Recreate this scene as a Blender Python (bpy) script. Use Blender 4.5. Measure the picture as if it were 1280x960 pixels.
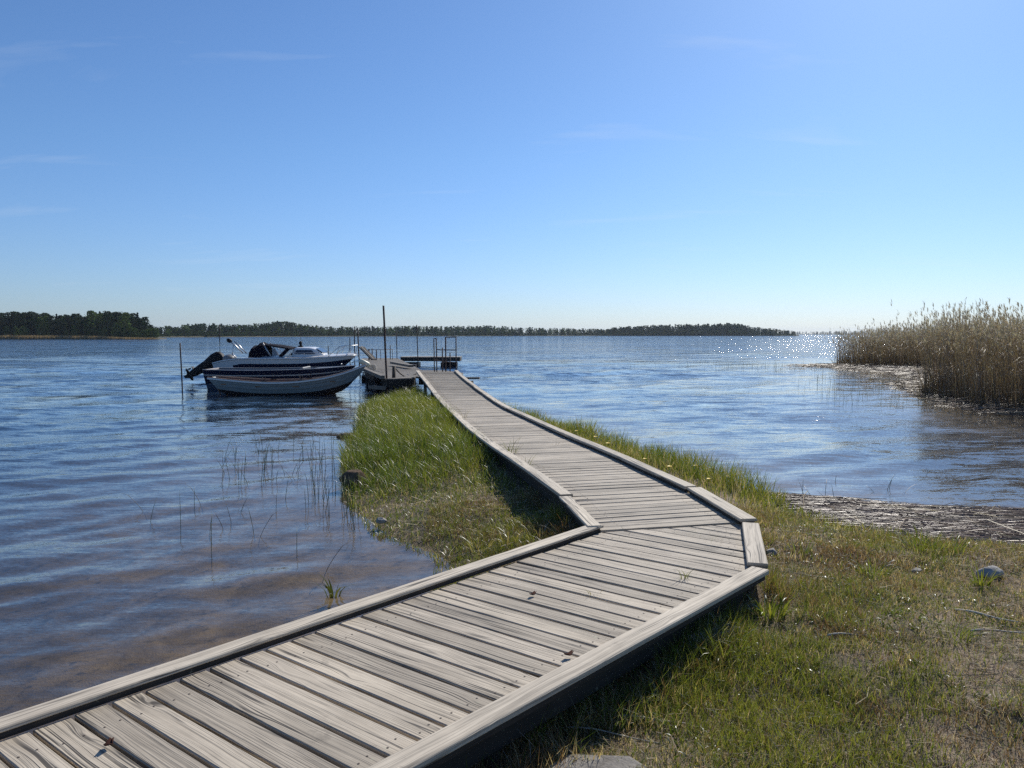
import bpy, bmesh, math, random
import numpy as np
from mathutils import Vector, Matrix
random.seed(7); RNG = np.random.default_rng(11)
PI = math.pi
for o in list(bpy.data.objects): bpy.data.objects.remove(o)
SC = bpy.context.scene; COL = SC.collection

# ------------------------------------------------------------------ camera, sky, sun, exposure
CAM_H, PITCH, FPX = 2.1, math.radians(3.72), 962.0          # water is z = 0
cam = bpy.data.cameras.new("camera"); cam_o = bpy.data.objects.new("camera", cam); COL.objects.link(cam_o)
cam.sensor_width = 36.0; cam.lens = 36.0 * FPX / 1280.0
cam.clip_start = 0.05; cam.clip_end = 20000.0
cam_o.location = (0, 0, CAM_H); cam_o.rotation_euler = (math.radians(90) - PITCH, 0, 0)
SC.camera = cam_o
SUN_AZ, SUN_EL = math.radians(28.0), math.radians(36.0)       # azimuth to the right of the view direction (+Y)
world = bpy.data.worlds.new("World"); SC.world = world; world.use_nodes = True
wn = world.node_tree.nodes; wl = world.node_tree.links; wn.clear()
sky = wn.new("ShaderNodeTexSky"); sky.sky_type = 'NISHITA'; sky.sun_disc = False
sky.sun_elevation = SUN_EL; sky.sun_rotation = SUN_AZ
sky.altitude = 0.0; sky.air_density = 1.0; sky.dust_density = 0.35; sky.ozone_density = 2.6
SKY_STRENGTH, SUN_STRENGTH, EXPOSURE = 0.104, 5.1, 0.0
bg = wn.new("ShaderNodeBackground"); wo = wn.new("ShaderNodeOutputWorld")
# faint cirrus: a few thin wisps, a stretched noise over the sky's directions
tc = wn.new("ShaderNodeTexCoord"); sep = wn.new("ShaderNodeSeparateXYZ"); wl.new(tc.outputs['Generated'], sep.inputs[0])
def wmath(op, a, b=None, c=None):
    n = wn.new("ShaderNodeMath"); n.operation = op
    for i, x in enumerate((a, b, c)):
        if x is None: continue
        if isinstance(x, (int, float)): n.inputs[i].default_value = x
        else: wl.new(x, n.inputs[i])
    return n.outputs[0]
zz = wmath('MAXIMUM', sep.outputs[2], 0.02)
den = wmath('ADD', zz, 0.12)
cx = wmath('DIVIDE', sep.outputs[0], den); cy = wmath('DIVIDE', sep.outputs[1], den)
cmb = wn.new("ShaderNodeCombineXYZ"); wl.new(cx, cmb.inputs[0]); wl.new(cy, cmb.inputs[1])
mp = wn.new("ShaderNodeMapping"); mp.inputs['Rotation'].default_value = (0, 0, 0.35); mp.inputs['Scale'].default_value = (0.55, 1.9, 1)
mp.inputs['Location'].default_value = (1.4, 4.9, 0); wl.new(cmb.outputs[0], mp.inputs[0])
n1 = wn.new("ShaderNodeTexNoise"); n1.inputs['Scale'].default_value = 1.6; n1.inputs['Detail'].default_value = 7; n1.inputs['Roughness'].default_value = 0.55; n1.inputs['Distortion'].default_value = 0.6
wl.new(mp.outputs[0], n1.inputs['Vector'])
mr = wn.new("ShaderNodeMapRange"); mr.inputs[1].default_value = 0.60; mr.inputs[2].default_value = 0.86; wl.new(n1.outputs['Fac'], mr.inputs[0])
wisp = wmath('MULTIPLY', mr.outputs[0], 0.24)
hs = wn.new("ShaderNodeHueSaturation"); hs.inputs['Saturation'].default_value = 1.0; hs.inputs['Value'].default_value = 1.0
# clear northern air: a little bluer than the model's, most of all low over the lake
low = wn.new("ShaderNodeMapRange"); low.inputs[1].default_value = 0.0; low.inputs[2].default_value = 0.22; wl.new(sep.outputs[2], low.inputs[0])
tint = wn.new("ShaderNodeMix"); tint.data_type = 'RGBA'; wl.new(low.outputs[0], tint.inputs[0]); tint.inputs[6].default_value = (0.60, 0.755, 1.11, 1); tint.inputs[7].default_value = (0.60, 0.82, 1.09, 1)
tm = wn.new("ShaderNodeMix"); tm.data_type = 'RGBA'; tm.blend_type = 'MULTIPLY'; tm.inputs[0].default_value = 1.0
wl.new(sky.outputs[0], tm.inputs[6]); wl.new(tint.outputs[2], tm.inputs[7]); wl.new(tm.outputs[2], hs.inputs['Color'])
mx = wn.new("ShaderNodeMix"); mx.data_type = 'RGBA'; wl.new(wisp, mx.inputs[0]); wl.new(hs.outputs[0], mx.inputs[6]); mx.inputs[7].default_value = (7.5, 8.0, 8.6, 1)
wl.new(mx.outputs[2], bg.inputs['Color'])
bg.inputs['Strength'].default_value = SKY_STRENGTH; wl.new(bg.outputs[0], wo.inputs[0])
sl = bpy.data.lights.new("sun", 'SUN'); sl.energy = SUN_STRENGTH; sl.angle = math.radians(0.53); sl.color = (1.0, 0.95, 0.87)
sun_o = bpy.data.objects.new("sun", sl); COL.objects.link(sun_o)
sdir = Vector((math.sin(SUN_AZ) * math.cos(SUN_EL), math.cos(SUN_AZ) * math.cos(SUN_EL), math.sin(SUN_EL)))
sun_o.rotation_euler = sdir.to_track_quat('Z', 'Y').to_euler(); sun_o.location = (20, 40, 40)
vs = SC.view_settings; vs.view_transform = 'Standard'; vs.look = 'None'; vs.exposure = EXPOSURE; vs.gamma = 1.0; vs.use_curve_mapping = False
SC.render.engine = 'CYCLES'
SC.cycles.max_bounces = 8; SC.cycles.transparent_max_bounces = 12; SC.cycles.caustics_reflective = False; SC.cycles.caustics_refractive = False
SC.cycles.sample_clamp_indirect = 4.0; SC.cycles.use_denoising = False; SC.cycles.use_adaptive_sampling = False

def G(px, py, z=0.0):
    """plan point (x, y) where the photograph's pixel meets height z"""
    u, v = (px - 640) / FPX, (480 - py) / FPX
    fy = math.cos(PITCH) + v * math.sin(PITCH); uz = v * math.cos(PITCH) - math.sin(PITCH)
    t = (z - CAM_H) / uz
    return (u * t, fy * t)
def AT(px, py, Y):
    """point at distance Y seen at the pixel"""
    u, v = (px - 640) / FPX, (480 - py) / FPX
    fy = math.cos(PITCH) + v * math.sin(PITCH); uz = v * math.cos(PITCH) - math.sin(PITCH)
    t = Y / fy
    return Vector((u * t, Y, CAM_H + uz * t))

# ------------------------------------------------------------------ materials
class NT:
    def __init__(s, name):
        s.m = bpy.data.materials.new(name); s.m.use_nodes = True; s.t = s.m.node_tree; s.t.nodes.clear()
        s.out = s.t.nodes.new("ShaderNodeOutputMaterial")
    def n(s, typ, ins=None, **kw):
        n = s.t.nodes.new("ShaderNode" + typ)
        for k, v in kw.items(): setattr(n, k, v)
        for k, v in (ins or {}).items(): s.put(n.inputs[k], v)
        return n
    def put(s, sock, v):
        if isinstance(v, bpy.types.NodeSocket): s.t.links.new(v, sock)
        else:
            if sock.type == 'RGBA' and len(v) == 3: v = (*v, 1)
            sock.default_value = v
    def math(s, op, *a):
        n = s.n("Math", operation=op)
        for i, x in enumerate(a): s.put(n.inputs[i], x)
        return n.outputs[0]
    def vmath(s, op, *a):
        n = s.n("VectorMath", operation=op)
        for i, x in enumerate(a): s.put(n.inputs[i], x)
        return n.outputs[0]
    def mix(s, f, a, b, blend='MIX'):
        n = s.n("Mix", data_type='RGBA', blend_type=blend); s.put(n.inputs[0], f); s.put(n.inputs[6], a); s.put(n.inputs[7], b); return n.outputs[2]
    def rng(s, x, a, b, c=0.0, d=1.0):
        n = s.n("MapRange"); s.put(n.inputs[0], x)
        for i, v in enumerate((a, b, c, d)): s.put(n.inputs[i + 1], v)
        return n.outputs[0]
    def noise(s, vec, scale=1.0, detail=3, rough=0.5, dist=0.0):
        n = s.n("TexNoise", {'Scale': scale, 'Detail': detail, 'Roughness': rough, 'Distortion': dist})
        if vec is not None: s.put(n.inputs['Vector'], vec)
        return n
    def xyz(s, x, y, z): return s.n("CombineXYZ", {0: x, 1: y, 2: z}).outputs[0]
    def attr(s, name): return s.n("Attribute", attribute_name=name)
    def bump(s, h, strength=0.5, dist=0.01): return s.n("Bump", {'Height': h, 'Strength': strength, 'Distance': dist}).outputs[0]
    def bsdf(s, color, rough=0.6, normal=None, metal=0.0, spec=0.5, **kw):
        b = s.n("BsdfPrincipled", {'Base Color': color, 'Roughness': rough, 'Metallic': metal, 'Specular IOR Level': spec})
        if normal is not None: s.put(b.inputs['Normal'], normal)
        s.t.links.new(b.outputs[0], s.out.inputs[0]); return b

def paint(name, color, rough=0.4, metal=0.0, var=0.12, scale=6.0, bump=0.0, spec=0.5):
    t = NT(name); p = t.n("TexCoord").outputs['Object']
    a = t.noise(p, scale, 5, 0.6).outputs['Fac']; b = t.noise(p, scale * 9, 3, 0.6).outputs['Fac']
    f = t.math('ADD', t.math('MULTIPLY', a, 0.7), t.math('MULTIPLY', b, 0.3))
    lo = tuple(c * (1 - var) for c in color); hi = tuple(min(1, c * (1 + var)) for c in color)
    col = t.mix(t.rng(f, 0.3, 0.7), lo, hi)
    t.bsdf(col, t.rng(b, 0.3, 0.7, rough * 0.85, min(1, rough * 1.2)), t.bump(b, bump, 0.004) if bump else None, metal, spec)
    return t.m

def wood(name, lo, hi, crack=(0.035, 0.03, 0.025), rough=0.75, bump=0.6):
    """weathered boards: grain runs along u (metres), v across; 'rnd' differs per board"""
    t = NT(name); uv = t.n("UVMap", uv_map="UVMap").outputs[0]; s = t.n("SeparateXYZ", {0: uv}); rnd = t.attr("rnd").outputs['Fac']
    u, v = s.outputs[0], s.outputs[1]
    w = t.math('MULTIPLY', rnd, 37.0)
    # knots bend the grain
    vo = t.n("TexVoronoi", {'Vector': t.xyz(t.math('MULTIPLY', u, 1.7), t.math('MULTIPLY', v, 7.0), w), 'Scale': 1.0}, feature='F1')
    kd = vo.outputs['Distance']
    knot = t.rng(kd, 0.0, 0.34, 1.0, 0.0)
    bend = t.math('MULTIPLY', t.math('POWER', knot, 2.0), 0.035)
    wob = t.math('MULTIPLY', t.math('SUBTRACT', t.noise(t.xyz(t.math('MULTIPLY', u, 1.3), t.math('MULTIPLY', v, 3.0), w), 1.0, 2).outputs['Fac'], 0.5), 0.05)
    v2 = t.math('ADD', v, t.math('ADD', bend, wob))
    g1 = t.noise(t.xyz(t.math('MULTIPLY', u, 1.2), t.math('MULTIPLY', v2, 75.0), w), 1.0, 4, 0.6).outputs['Fac']
    g2 = t.noise(t.xyz(t.math('MULTIPLY', u, 5.0), t.math('MULTIPLY', v2, 240.0), w), 1.0, 3, 0.6).outputs['Fac']
    g3 = t.noise(t.xyz(t.math('MULTIPLY', u, 0.55), t.math('MULTIPLY', v2, 42.0), t.math('ADD', w, 9.0)), 1.0, 2, 0.5).outputs['Fac']
    blot = t.noise(t.xyz(t.math('MULTIPLY', u, 3.0), t.math('MULTIPLY', v, 9.0), w), 1.0, 4, 0.65).outputs['Fac']
    f = t.math('ADD', t.math('ADD', t.math('MULTIPLY', g1, 0.5), t.math('MULTIPLY', g2, 0.25)), t.math('MULTIPLY', blot, 0.3))
    col = t.mix(t.rng(f, 0.27, 0.66), lo, hi)
    tint = t.mix(t.noise(t.xyz(w, w, t.math('MULTIPLY', u, 0.6)), 1.0, 1).outputs['Fac'], (0.86, 0.84, 0.82), (1.12, 1.08, 1.0))
    col = t.mix(1.0, col, tint, 'MULTIPLY')
    br = t.rng(rnd, 0.0, 1.0, 0.84, 1.14); col = t.mix(1.0, col, t.xyz(br, br, br), 'MULTIPLY')
    def line(n, wd): return t.rng(t.math('ABSOLUTE', t.math('SUBTRACT', n, 0.5)), wd * .35, wd, 1.0, 0.0)
    some = t.rng(t.noise(t.xyz(t.math('MULTIPLY', u, 1.6), t.math('MULTIPLY', v, 14.0), t.math('ADD', w, 4.0)), 1.0, 2).outputs['Fac'], 0.42, 0.56)
    l1 = t.math('MULTIPLY', line(t.noise(t.xyz(t.math('MULTIPLY', u, 0.5), t.math('MULTIPLY', v2, 26.0), t.math('ADD', w, 2.0)), 1.0, 1, .4).outputs['Fac'], 0.034), some)
    l2 = t.math('MULTIPLY', line(t.noise(t.xyz(t.math('MULTIPLY', u, 0.9), t.math('MULTIPLY', v2, 62.0), t.math('ADD', w, 6.0)), 1.0, 1, .4).outputs['Fac'], 0.05), 0.36)
    ck = t.math('MAXIMUM', t.math('MAXIMUM', l1, l2), t.math('MULTIPLY', t.rng(g3, 0.32, 0.38, 1.0, 0.0), t.rng(blot, 0.35, 0.62, 0.2, 1.0)))
    col = t.mix(t.math('MULTIPLY', ck, 0.88), col, crack)
    P = t.n("NewGeometry").outputs['Position']                       # grime and a few worn, paler places over several boards
    gr = t.noise(P, 1.7, 6, .65).outputs['Fac']; gv = t.rng(gr, .32, .66, .82, 1.08); col = t.mix(1.0, col, t.xyz(gv, gv, gv), 'MULTIPLY')
    st = t.rng(t.noise(P, 4.5, 5, .7, .5).outputs['Fac'], .63, .72, 0, .45); col = t.mix(st, col, tuple(c * .42 for c in lo))
    lich = t.rng(t.noise(P, 11, 5, .7).outputs['Fac'], .66, .74, 0, .5); col = t.mix(lich, col, (0.42, 0.43, 0.30))
    kc = t.rng(kd, 0.05, 0.13, 1.0, 0.0); kc = t.math('MULTIPLY', kc, t.rng(t.n("SeparateColor", {0: vo.outputs['Color']}).outputs[0], 0.55, 0.6))
    col = t.mix(t.math('MULTIPLY', kc, 0.6), col, tuple(c * 0.32 for c in lo))
    h = t.math('SUBTRACT', t.math('ADD', t.math('MULTIPLY', g1, 0.6), t.math('MULTIPLY', g2, 0.4)), t.math('MULTIPLY', ck, 0.9))
    t.bsdf(col, rough, t.bump(h, bump, 0.004), 0.0, 0.35)
    return t.m

M = {}
M['deck'] = wood("weathered_deck_wood", (0.265, 0.228, 0.180), (0.57, 0.505, 0.41))
M['kerb'] = wood("weathered_kerb_wood", (0.32, 0.278, 0.22), (0.70, 0.625, 0.51))
M['jetty'] = wood("jetty_wood", (0.12, 0.105, 0.09), (0.30, 0.275, 0.235))
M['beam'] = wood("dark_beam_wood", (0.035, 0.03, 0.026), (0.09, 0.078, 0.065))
M['crib'] = wood("wet_and_shade_dark_timber", (0.018, 0.016, 0.014), (0.05, 0.043, 0.037))  # near black for wet logs, and for shade painted onto the kerb risers
M['varnish'] = wood("varnished_wood", (0.16, 0.07, 0.03), (0.32, 0.15, 0.065), rough=0.35, bump=0.1)
M['palewood'] = wood("sunlit_varnish", (0.33, 0.20, 0.13), (0.55, 0.38, 0.27), rough=0.45, bump=0.1)  # varnish paled in its colour to stand for sunlight along the gunwale
M['steelblue'] = paint("faded_blue_hull", (0.085, 0.115, 0.17), 0.4, 0, 0.2, 3)
M['oldred'] = wood("reddish_brown_wood", (0.12, 0.05, 0.03), (0.24, 0.11, 0.07), rough=0.5, bump=0.2)
M['nail'] = paint("nail_rust", (0.05, 0.035, 0.028), 0.7)
M['rust'] = paint("rusty_iron", (0.075, 0.045, 0.034), 0.8, 0.0, 0.5, 20, 0.4)
M['white'] = paint("white_gelcoat", (0.70, 0.70, 0.69), 0.25, 0, 0.05, 3)
M['offwhite'] = paint("white_boat_paint", (0.25, 0.285, 0.285), 0.4, 0, 0.08, 5)
M['navy'] = paint("navy_gelcoat", (0.012, 0.016, 0.04), 0.2, 0, 0.15, 3)
M['antifoul'] = paint("dark_antifouling", (0.014, 0.012, 0.014), 0.65, 0, 0.3, 4)
M['stripe'] = paint("pale_rubbing_strip", (0.50, 0.46, 0.43), 0.4)
M['black'] = paint("black_plastic", (0.008, 0.007, 0.009), 0.55, 0, 0.2, 8, spec=.2)
M['canvas'] = paint("dark_blue_canvas", (0.010, 0.010, 0.018), 0.9, 0, 0.3, 12, 0.4, spec=.08)
M['greyboat'] = paint("grey_boat_interior", (0.13, 0.14, 0.15), 0.5)
M['steel'] = paint("stainless_steel", (0.45, 0.45, 0.45), 0.38, 1.0, 0.05)
M['glassdark'] = paint("tinted_cabin_window", (0.03, 0.032, 0.05), 0.06, 0, 0.05)
M['fender'] = paint("yellowed_fender_plastic", (0.68, 0.64, 0.47), 0.45)
M['rope'] = paint("dark_rope_fibre", (0.05, 0.045, 0.04), 0.9, 0, 0.3, 40)
M['ropelight'] = paint("pale_rope_fibre", (0.45, 0.42, 0.36), 0.9, 0, 0.3, 40)
M['prop'] = paint("dull_alloy", (0.12, 0.12, 0.12), 0.4, 0.6)
M['bark'] = paint("pine_bark", (0.10, 0.065, 0.045), 0.9, 0, 0.3, 3)
t = NT("clear_canopy_plastic"); 
bs = t.n("BsdfPrincipled", {'Base Color': (0.5, 0.55, 0.6), 'Roughness': 0.2, 'Alpha': 0.22}); t.t.links.new(bs.outputs[0], t.out.inputs[0]); M['clear'] = t.m

def rockmat(name, lo, hi):
    t = NT(name); p = t.n("TexCoord").outputs['Object']
    a = t.noise(p, 9, 8, 0.65, 0.4).outputs['Fac']; b = t.noise(p, 60, 4, 0.6).outputs['Fac']
    col = t.mix(t.rng(t.math('ADD', t.math('MULTIPLY', a, .6), t.math('MULTIPLY', b, .4)), 0.35, 0.65), lo, hi)
    t.bsdf(col, 0.95, t.bump(t.math('ADD', a, t.math('MULTIPLY', b, .4)), 0.7, 0.02), 0, .1); return t.m
M['rock'] = rockmat("grey_granite", (0.20, 0.19, 0.17), (0.50, 0.475, 0.43))
M['brownrock'] = rockmat("brown_wet_rock", (0.05, 0.035, 0.025), (0.20, 0.14, 0.09))
M['palerock'] = rockmat("pale_stone", (0.2, 0.185, 0.16), (0.48, 0.45, 0.40))
M['concrete'] = rockmat("old_concrete", (0.17, 0.155, 0.135), (0.33, 0.305, 0.27))

def leafmat(name, trans=0.45, gloss=0.25, rough=0.4):
    """blades and leaves coloured per blade by the 'col' attribute; light passes through"""
    t = NT(name); c = t.attr("col").outputs['Color']
    d = t.n("BsdfDiffuse", {'Color': c}); tr = t.n("BsdfTranslucent", {'Color': t.mix(1.0, c, (1.25, 1.2, 0.7), 'MULTIPLY')})
    m1 = t.n("MixShader", {0: trans, 1: d.outputs[0], 2: tr.outputs[0]})
    g = t.n("BsdfGlossy", {'Color': (1, 1, 1), 'Roughness': rough}); fr = t.n("Fresnel", {'IOR': 1.4})
    m2 = t.n("MixShader", {0: t.math('MULTIPLY', fr.outputs[0], gloss), 1: m1.outputs[0], 2: g.outputs[0]})
    t.t.links.new(m2.outputs[0], t.out.inputs[0]); return t.m
M['grass'] = leafmat("grass_blade", 0.45, 0.16, .5)
M['straw'] = leafmat("dry_straw", 0.25, 0.10, 0.5)
M['litter'] = leafmat("wet_reed_stalk", 0.14, 0.115, .36)
M['reed'] = leafmat("dead_reed", 0.25, 0.08, 0.5)
M['needle'] = leafmat("tree_foliage", 0.18, 0.0, 0.5)

# ------------------------------------------------------------------ mesh helpers
class MB:
    def __init__(s): s.v = []; s.f = []; s.uv = []; s.mi = []; s.rn = []; s.sm = []
    def face(s, idx, uv=None, mi=0, rn=0.5, smooth=False):
        s.f.append(tuple(idx)); s.uv.append(uv or [(0, 0)] * len(idx)); s.mi.append(mi); s.rn.append(rn); s.sm.append(smooth)
    def beam(s, p0, p1, w, h, up=(0, 0, 1), ch=0.004, mi=0, rn=None, sm=False):
        """chamfered timber from p0 to p1 (axis through its middle), w across, h along up"""
        p0, p1 = Vector(p0), Vector(p1); d = (p1 - p0); L = d.length; d.normalize(); side = d.cross(Vector(up)).normalized(); u = side.cross(d).normalized()
        a, b = w / 2, h / 2; c = min(ch, a * .45, b * .45)
        prof = [(-a, -b + c), (-a, b - c), (-a + c, b), (a - c, b), (a, b - c), (a, -b + c), (a - c, -b), (-a + c, -b)]
        rn = random.random() if rn is None else rn; ou, ov = random.random() * 20, random.random() * 20
        n0 = len(s.v)
        for p, uu in ((p0, 0), (p1, L)):
            for x, z in prof: s.v.append(p + side * x + u * z)
        per = [0]
        for i in range(8):
            q, r = prof[i], prof[(i + 1) % 8]; per.append(per[-1] + math.hypot(q[0] - r[0], q[1] - r[1]))
        for i in range(8):
            j = (i + 1) % 8
            s.face((n0 + i, n0 + j, n0 + 8 + j, n0 + 8 + i), [(ou, ov + per[i]), (ou, ov + per[i + 1]), (ou + L, ov + per[i + 1]), (ou + L, ov + per[i])], mi, rn)
        capuv = [(ou + x, ov + z) for x, z in prof]
        s.face([n0 + i for i in range(7, -1, -1)], capuv[::-1], mi, rn); s.face([n0 + 8 + i for i in range(8)], capuv, mi, rn)
        return s
    def tube(s, pts, rad, n=8, mi=0, caps=True, rn=0.5):
        pts = [Vector(p) for p in pts]; rad = [rad] * len(pts) if isinstance(rad, (int, float)) else rad; n0 = len(s.v); L = 0
        ref = Vector((0, 0, 1)); rows = []
        for i, p in enumerate(pts):
            d = (pts[min(i + 1, len(pts) - 1)] - pts[max(i - 1, 0)]).normalized()
            a = d.cross(ref)
            if a.length < 1e-3: a = d.cross(Vector((1, 0, 0)))
            a.normalize(); b = d.cross(a).normalized()
            for k in range(n): s.v.append(p + (a * math.cos(2 * PI * k / n) + b * math.sin(2 * PI * k / n)) * rad[i])
            if i: L += (p - pts[i - 1]).length
            rows.append(L)
        for i in range(len(pts) - 1):
            for k in range(n):
                q = (k + 1) % n
                s.face((n0 + i * n + k, n0 + i * n + q, n0 + (i + 1) * n + q, n0 + (i + 1) * n + k), [(rows[i], k / n * .2), (rows[i], (k + 1) / n * .2), (rows[i + 1], (k + 1) / n * .2), (rows[i + 1], k / n * .2)], mi, rn, True)
        if caps:
            s.face([n0 + k for k in range(n - 1, -1, -1)], None, mi, rn); e = n0 + (len(pts) - 1) * n; s.face([e + k for k in range(n)], None, mi, rn)
        return s
    def grid(s, rows, mi=0, smooth=True, closed=False, mifun=None, flip=False):
        n0 = len(s.v); m = len(rows[0])
        for r in rows: s.v.extend(Vector(p) for p in r)
        for i in range(len(rows) - 1):
            for j in range(m if closed else m - 1):
                k = (j + 1) % m
                q = (n0 + i * m + j, n0 + i * m + k, n0 + (i + 1) * m + k, n0 + (i + 1) * m + j)
                a, b = rows[i][j], rows[i + 1][j]
                uv = [(i * .3, j * .1), (i * .3, j * .1 + .1), (i * .3 + .3, j * .1 + .1), (i * .3 + .3, j * .1)]
                s.face(q[::-1] if flip else q, uv, mifun(i, j) if mifun else mi, .5, smooth)
        return s
    def poly(s, pts, mi=0, smooth=False):
        n0 = len(s.v); s.v.extend(Vector(p) for p in pts); s.face(range(n0, n0 + len(pts)), [(p[0], p[1]) for p in pts], mi, .5, smooth); return s
    def prism(s, pts, z0, z1, mi=0):
        """plan outline raised from z0 to z1"""
        n = len(pts); n0 = len(s.v); s.v.extend(Vector((p[0], p[1], z0)) for p in pts); s.v.extend(Vector((p[0], p[1], z1)) for p in pts)
        s.face([n0 + i for i in range(n - 1, -1, -1)], None, mi); s.face([n0 + n + i for i in range(n)], [(p[0], p[1]) for p in pts], mi)
        for i in range(n):
            j = (i + 1) % n; s.face((n0 + i, n0 + j, n0 + n + j, n0 + n + i), [(i, 0), (i + 1, 0), (i + 1, .3), (i, .3)], mi)
        return s
    def ball(s, c, r, nu=12, nv=8, mi=0, sq=(1, 1, 1)):
        rows = []
        for i in range(nv + 1):
            th = PI * i / nv
            rows.append([(c[0] + r * sq[0] * math.sin(th) * math.cos(2 * PI * k / nu), c[1] + r * sq[1] * math.sin(th) * math.sin(2 * PI * k / nu), c[2] + r * sq[2] * math.cos(th)) for k in range(nu)])
        return s.grid(rows, mi, True, True, flip=True)
    def build(s, name, mats, parent=None, loc=None):
        me = bpy.data.meshes.new(name); me.from_pydata([tuple(v) for v in s.v], [], s.f)
        for m in (mats if isinstance(mats, (list, tuple)) else [mats]): me.materials.append(M[m])
        uvl = me.uv_layers.new(name="UVMap"); flat = [c for fu in s.uv for c in fu]
        uvl.data.foreach_set("uv", np.array(flat, dtype=np.float32).ravel())
        me.polygons.foreach_set("material_index", np.array(s.mi, dtype=np.int32)); me.polygons.foreach_set("use_smooth", np.array(s.sm, dtype=bool))
        at = me.attributes.new("rnd", 'FLOAT', 'FACE'); at.data.foreach_set("value", np.array(s.rn, dtype=np.float32))
        me.update()
        o = bpy.data.objects.new(name, me); COL.objects.link(o)
        if parent is not None: o.parent = parent
        if loc is not None: o.location = loc
        return o
def tag(o, label=None, cat=None, group=None, kind=None):
    for k, v in (("label", label), ("category", cat), ("group", group), ("kind", kind)):
        if v: o[k] = v
    return o
def thing(name, label, cat, loc=(0, 0, 0), rz=0.0, group=None):
    o = bpy.data.objects.new(name, None); COL.objects.link(o); o.empty_display_size = 0.2
    o.location = loc; o.rotation_euler = (0, 0, rz); return tag(o, label, cat, group)
def dup(root, loc=None, rz=None, scale=None):
    r = root.copy(); COL.objects.link(r)
    if loc is not None: r.location = loc
    if rz is not None: r.rotation_euler = (r.rotation_euler[0], r.rotation_euler[1], rz)
    if scale is not None: r.scale = scale if isinstance(scale, tuple) else (scale,) * 3
    for ch in list(root.children):
        c = ch.copy(); COL.objects.link(c); c.parent = r
        for g in ch.children:
            d = g.copy(); COL.objects.link(d); d.parent = c
    return r
def raw_mesh(name, V, F4, F3, mat, col=None, smooth=False):
    """big mesh straight from arrays"""
    me = bpy.data.meshes.new(name); n4, n3 = len(F4), len(F3)
    me.vertices.add(len(V)); me.vertices.foreach_set("co", np.asarray(V, np.float32).ravel())
    loops = np.concatenate([np.asarray(F4, np.int32).ravel(), np.asarray(F3, np.int32).ravel()])
    me.loops.add(len(loops)); me.loops.foreach_set("vertex_index", loops); me.polygons.add(n4 + n3)
    st = np.concatenate([np.arange(n4) * 4, n4 * 4 + np.arange(n3) * 3]).astype(np.int32)
    me.polygons.foreach_set("loop_start", st)
    if smooth: me.polygons.foreach_set("use_smooth", np.ones(n4 + n3, bool))
    if col is not None:
        at = me.attributes.new("col", 'FLOAT_COLOR', 'POINT'); c4 = np.ones((len(V), 4), np.float32); c4[:, :3] = col; at.data.foreach_set("color", c4.ravel())
    me.materials.append(M[mat]); me.update(calc_edges=True); me.validate()
    o = bpy.data.objects.new(name, me); COL.objects.link(o); return o
def blade_arrays(P, H, az, lean, W, col, lv=(0, .38, .74, 1.0), droop=0.0, twist=None):
    """N curved tapering blades; az/lean give the side each bends to; returns V, F4, F3, C"""
    P = np.asarray(P, float); N = len(P); H = np.broadcast_to(H, N); W = np.broadcast_to(W, N); lean = np.broadcast_to(lean, N)
    d = np.stack([np.cos(az), np.sin(az), np.zeros(N)], 1); fa = RNG.uniform(0, 2 * PI, N) if twist is None else twist
    w = np.stack([np.cos(fa), np.sin(fa), np.zeros(N)], 1)
    K = len(lv); V = []; 
    for k, t in enumerate(lv):
        c = P + d * (H * lean * t ** 1.7)[:, None]; c[:, 2] += H * (t * np.sqrt(np.maximum(0.05, 1 - (lean * t * .8) ** 2)) - droop * lean * t ** 3)
        if k < K - 1:
            hw = (W * (1 - .75 * t ** 2) / 2)[:, None]; V += [c - w * hw, c + w * hw]
        else: V.append(c)
    nv = 2 * (K - 1) + 1; V = np.stack(V, 1).reshape(-1, 3)
    b = (np.arange(N) * nv)[:, None]
    F4 = np.concatenate([b + np.array([[2 * k, 2 * k + 1, 2 * k + 3, 2 * k + 2]]) for k in range(K - 2)]) if K > 2 else np.zeros((0, 4), int)
    F3 = b + np.array([[2 * K - 4, 2 * K - 3, 2 * K - 2]])
    return V, F4, F3, np.repeat(np.asarray(col, np.float32), nv, 0)
def join_arrays(parts):
    V, A, B, C = [], [], [], []; n = 0
    for v, f4, f3, c in parts:
        V.append(v); A.append(f4 + n); B.append(f3 + n); C.append(c); n += len(v)
    return np.concatenate(V), np.concatenate(A), np.concatenate(B), np.concatenate(C)
def vnoise(x, y, s=1.0, seed=0):
    x = np.asarray(x) * s + seed * 17.13; y = np.asarray(y) * s - seed * 9.71
    xi, yi = np.floor(x), np.floor(y); fx, fy = x - xi, y - yi; fx = fx * fx * (3 - 2 * fx); fy = fy * fy * (3 - 2 * fy)
    h = lambda a, b: np.modf(np.abs(np.sin(a * 127.1 + b * 311.7) * 43758.5453))[0]
    return (h(xi, yi) * (1 - fx) + h(xi + 1, yi) * fx) * (1 - fy) + (h(xi, yi + 1) * (1 - fx) + h(xi + 1, yi + 1) * fx) * fy
def fbm(x, y, s=1.0, seed=0, o=4):
    return sum(vnoise(x, y, s * 2 ** k, seed + k) * .5 ** k for k in range(o)) / sum(.5 ** k for k in range(o))
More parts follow.
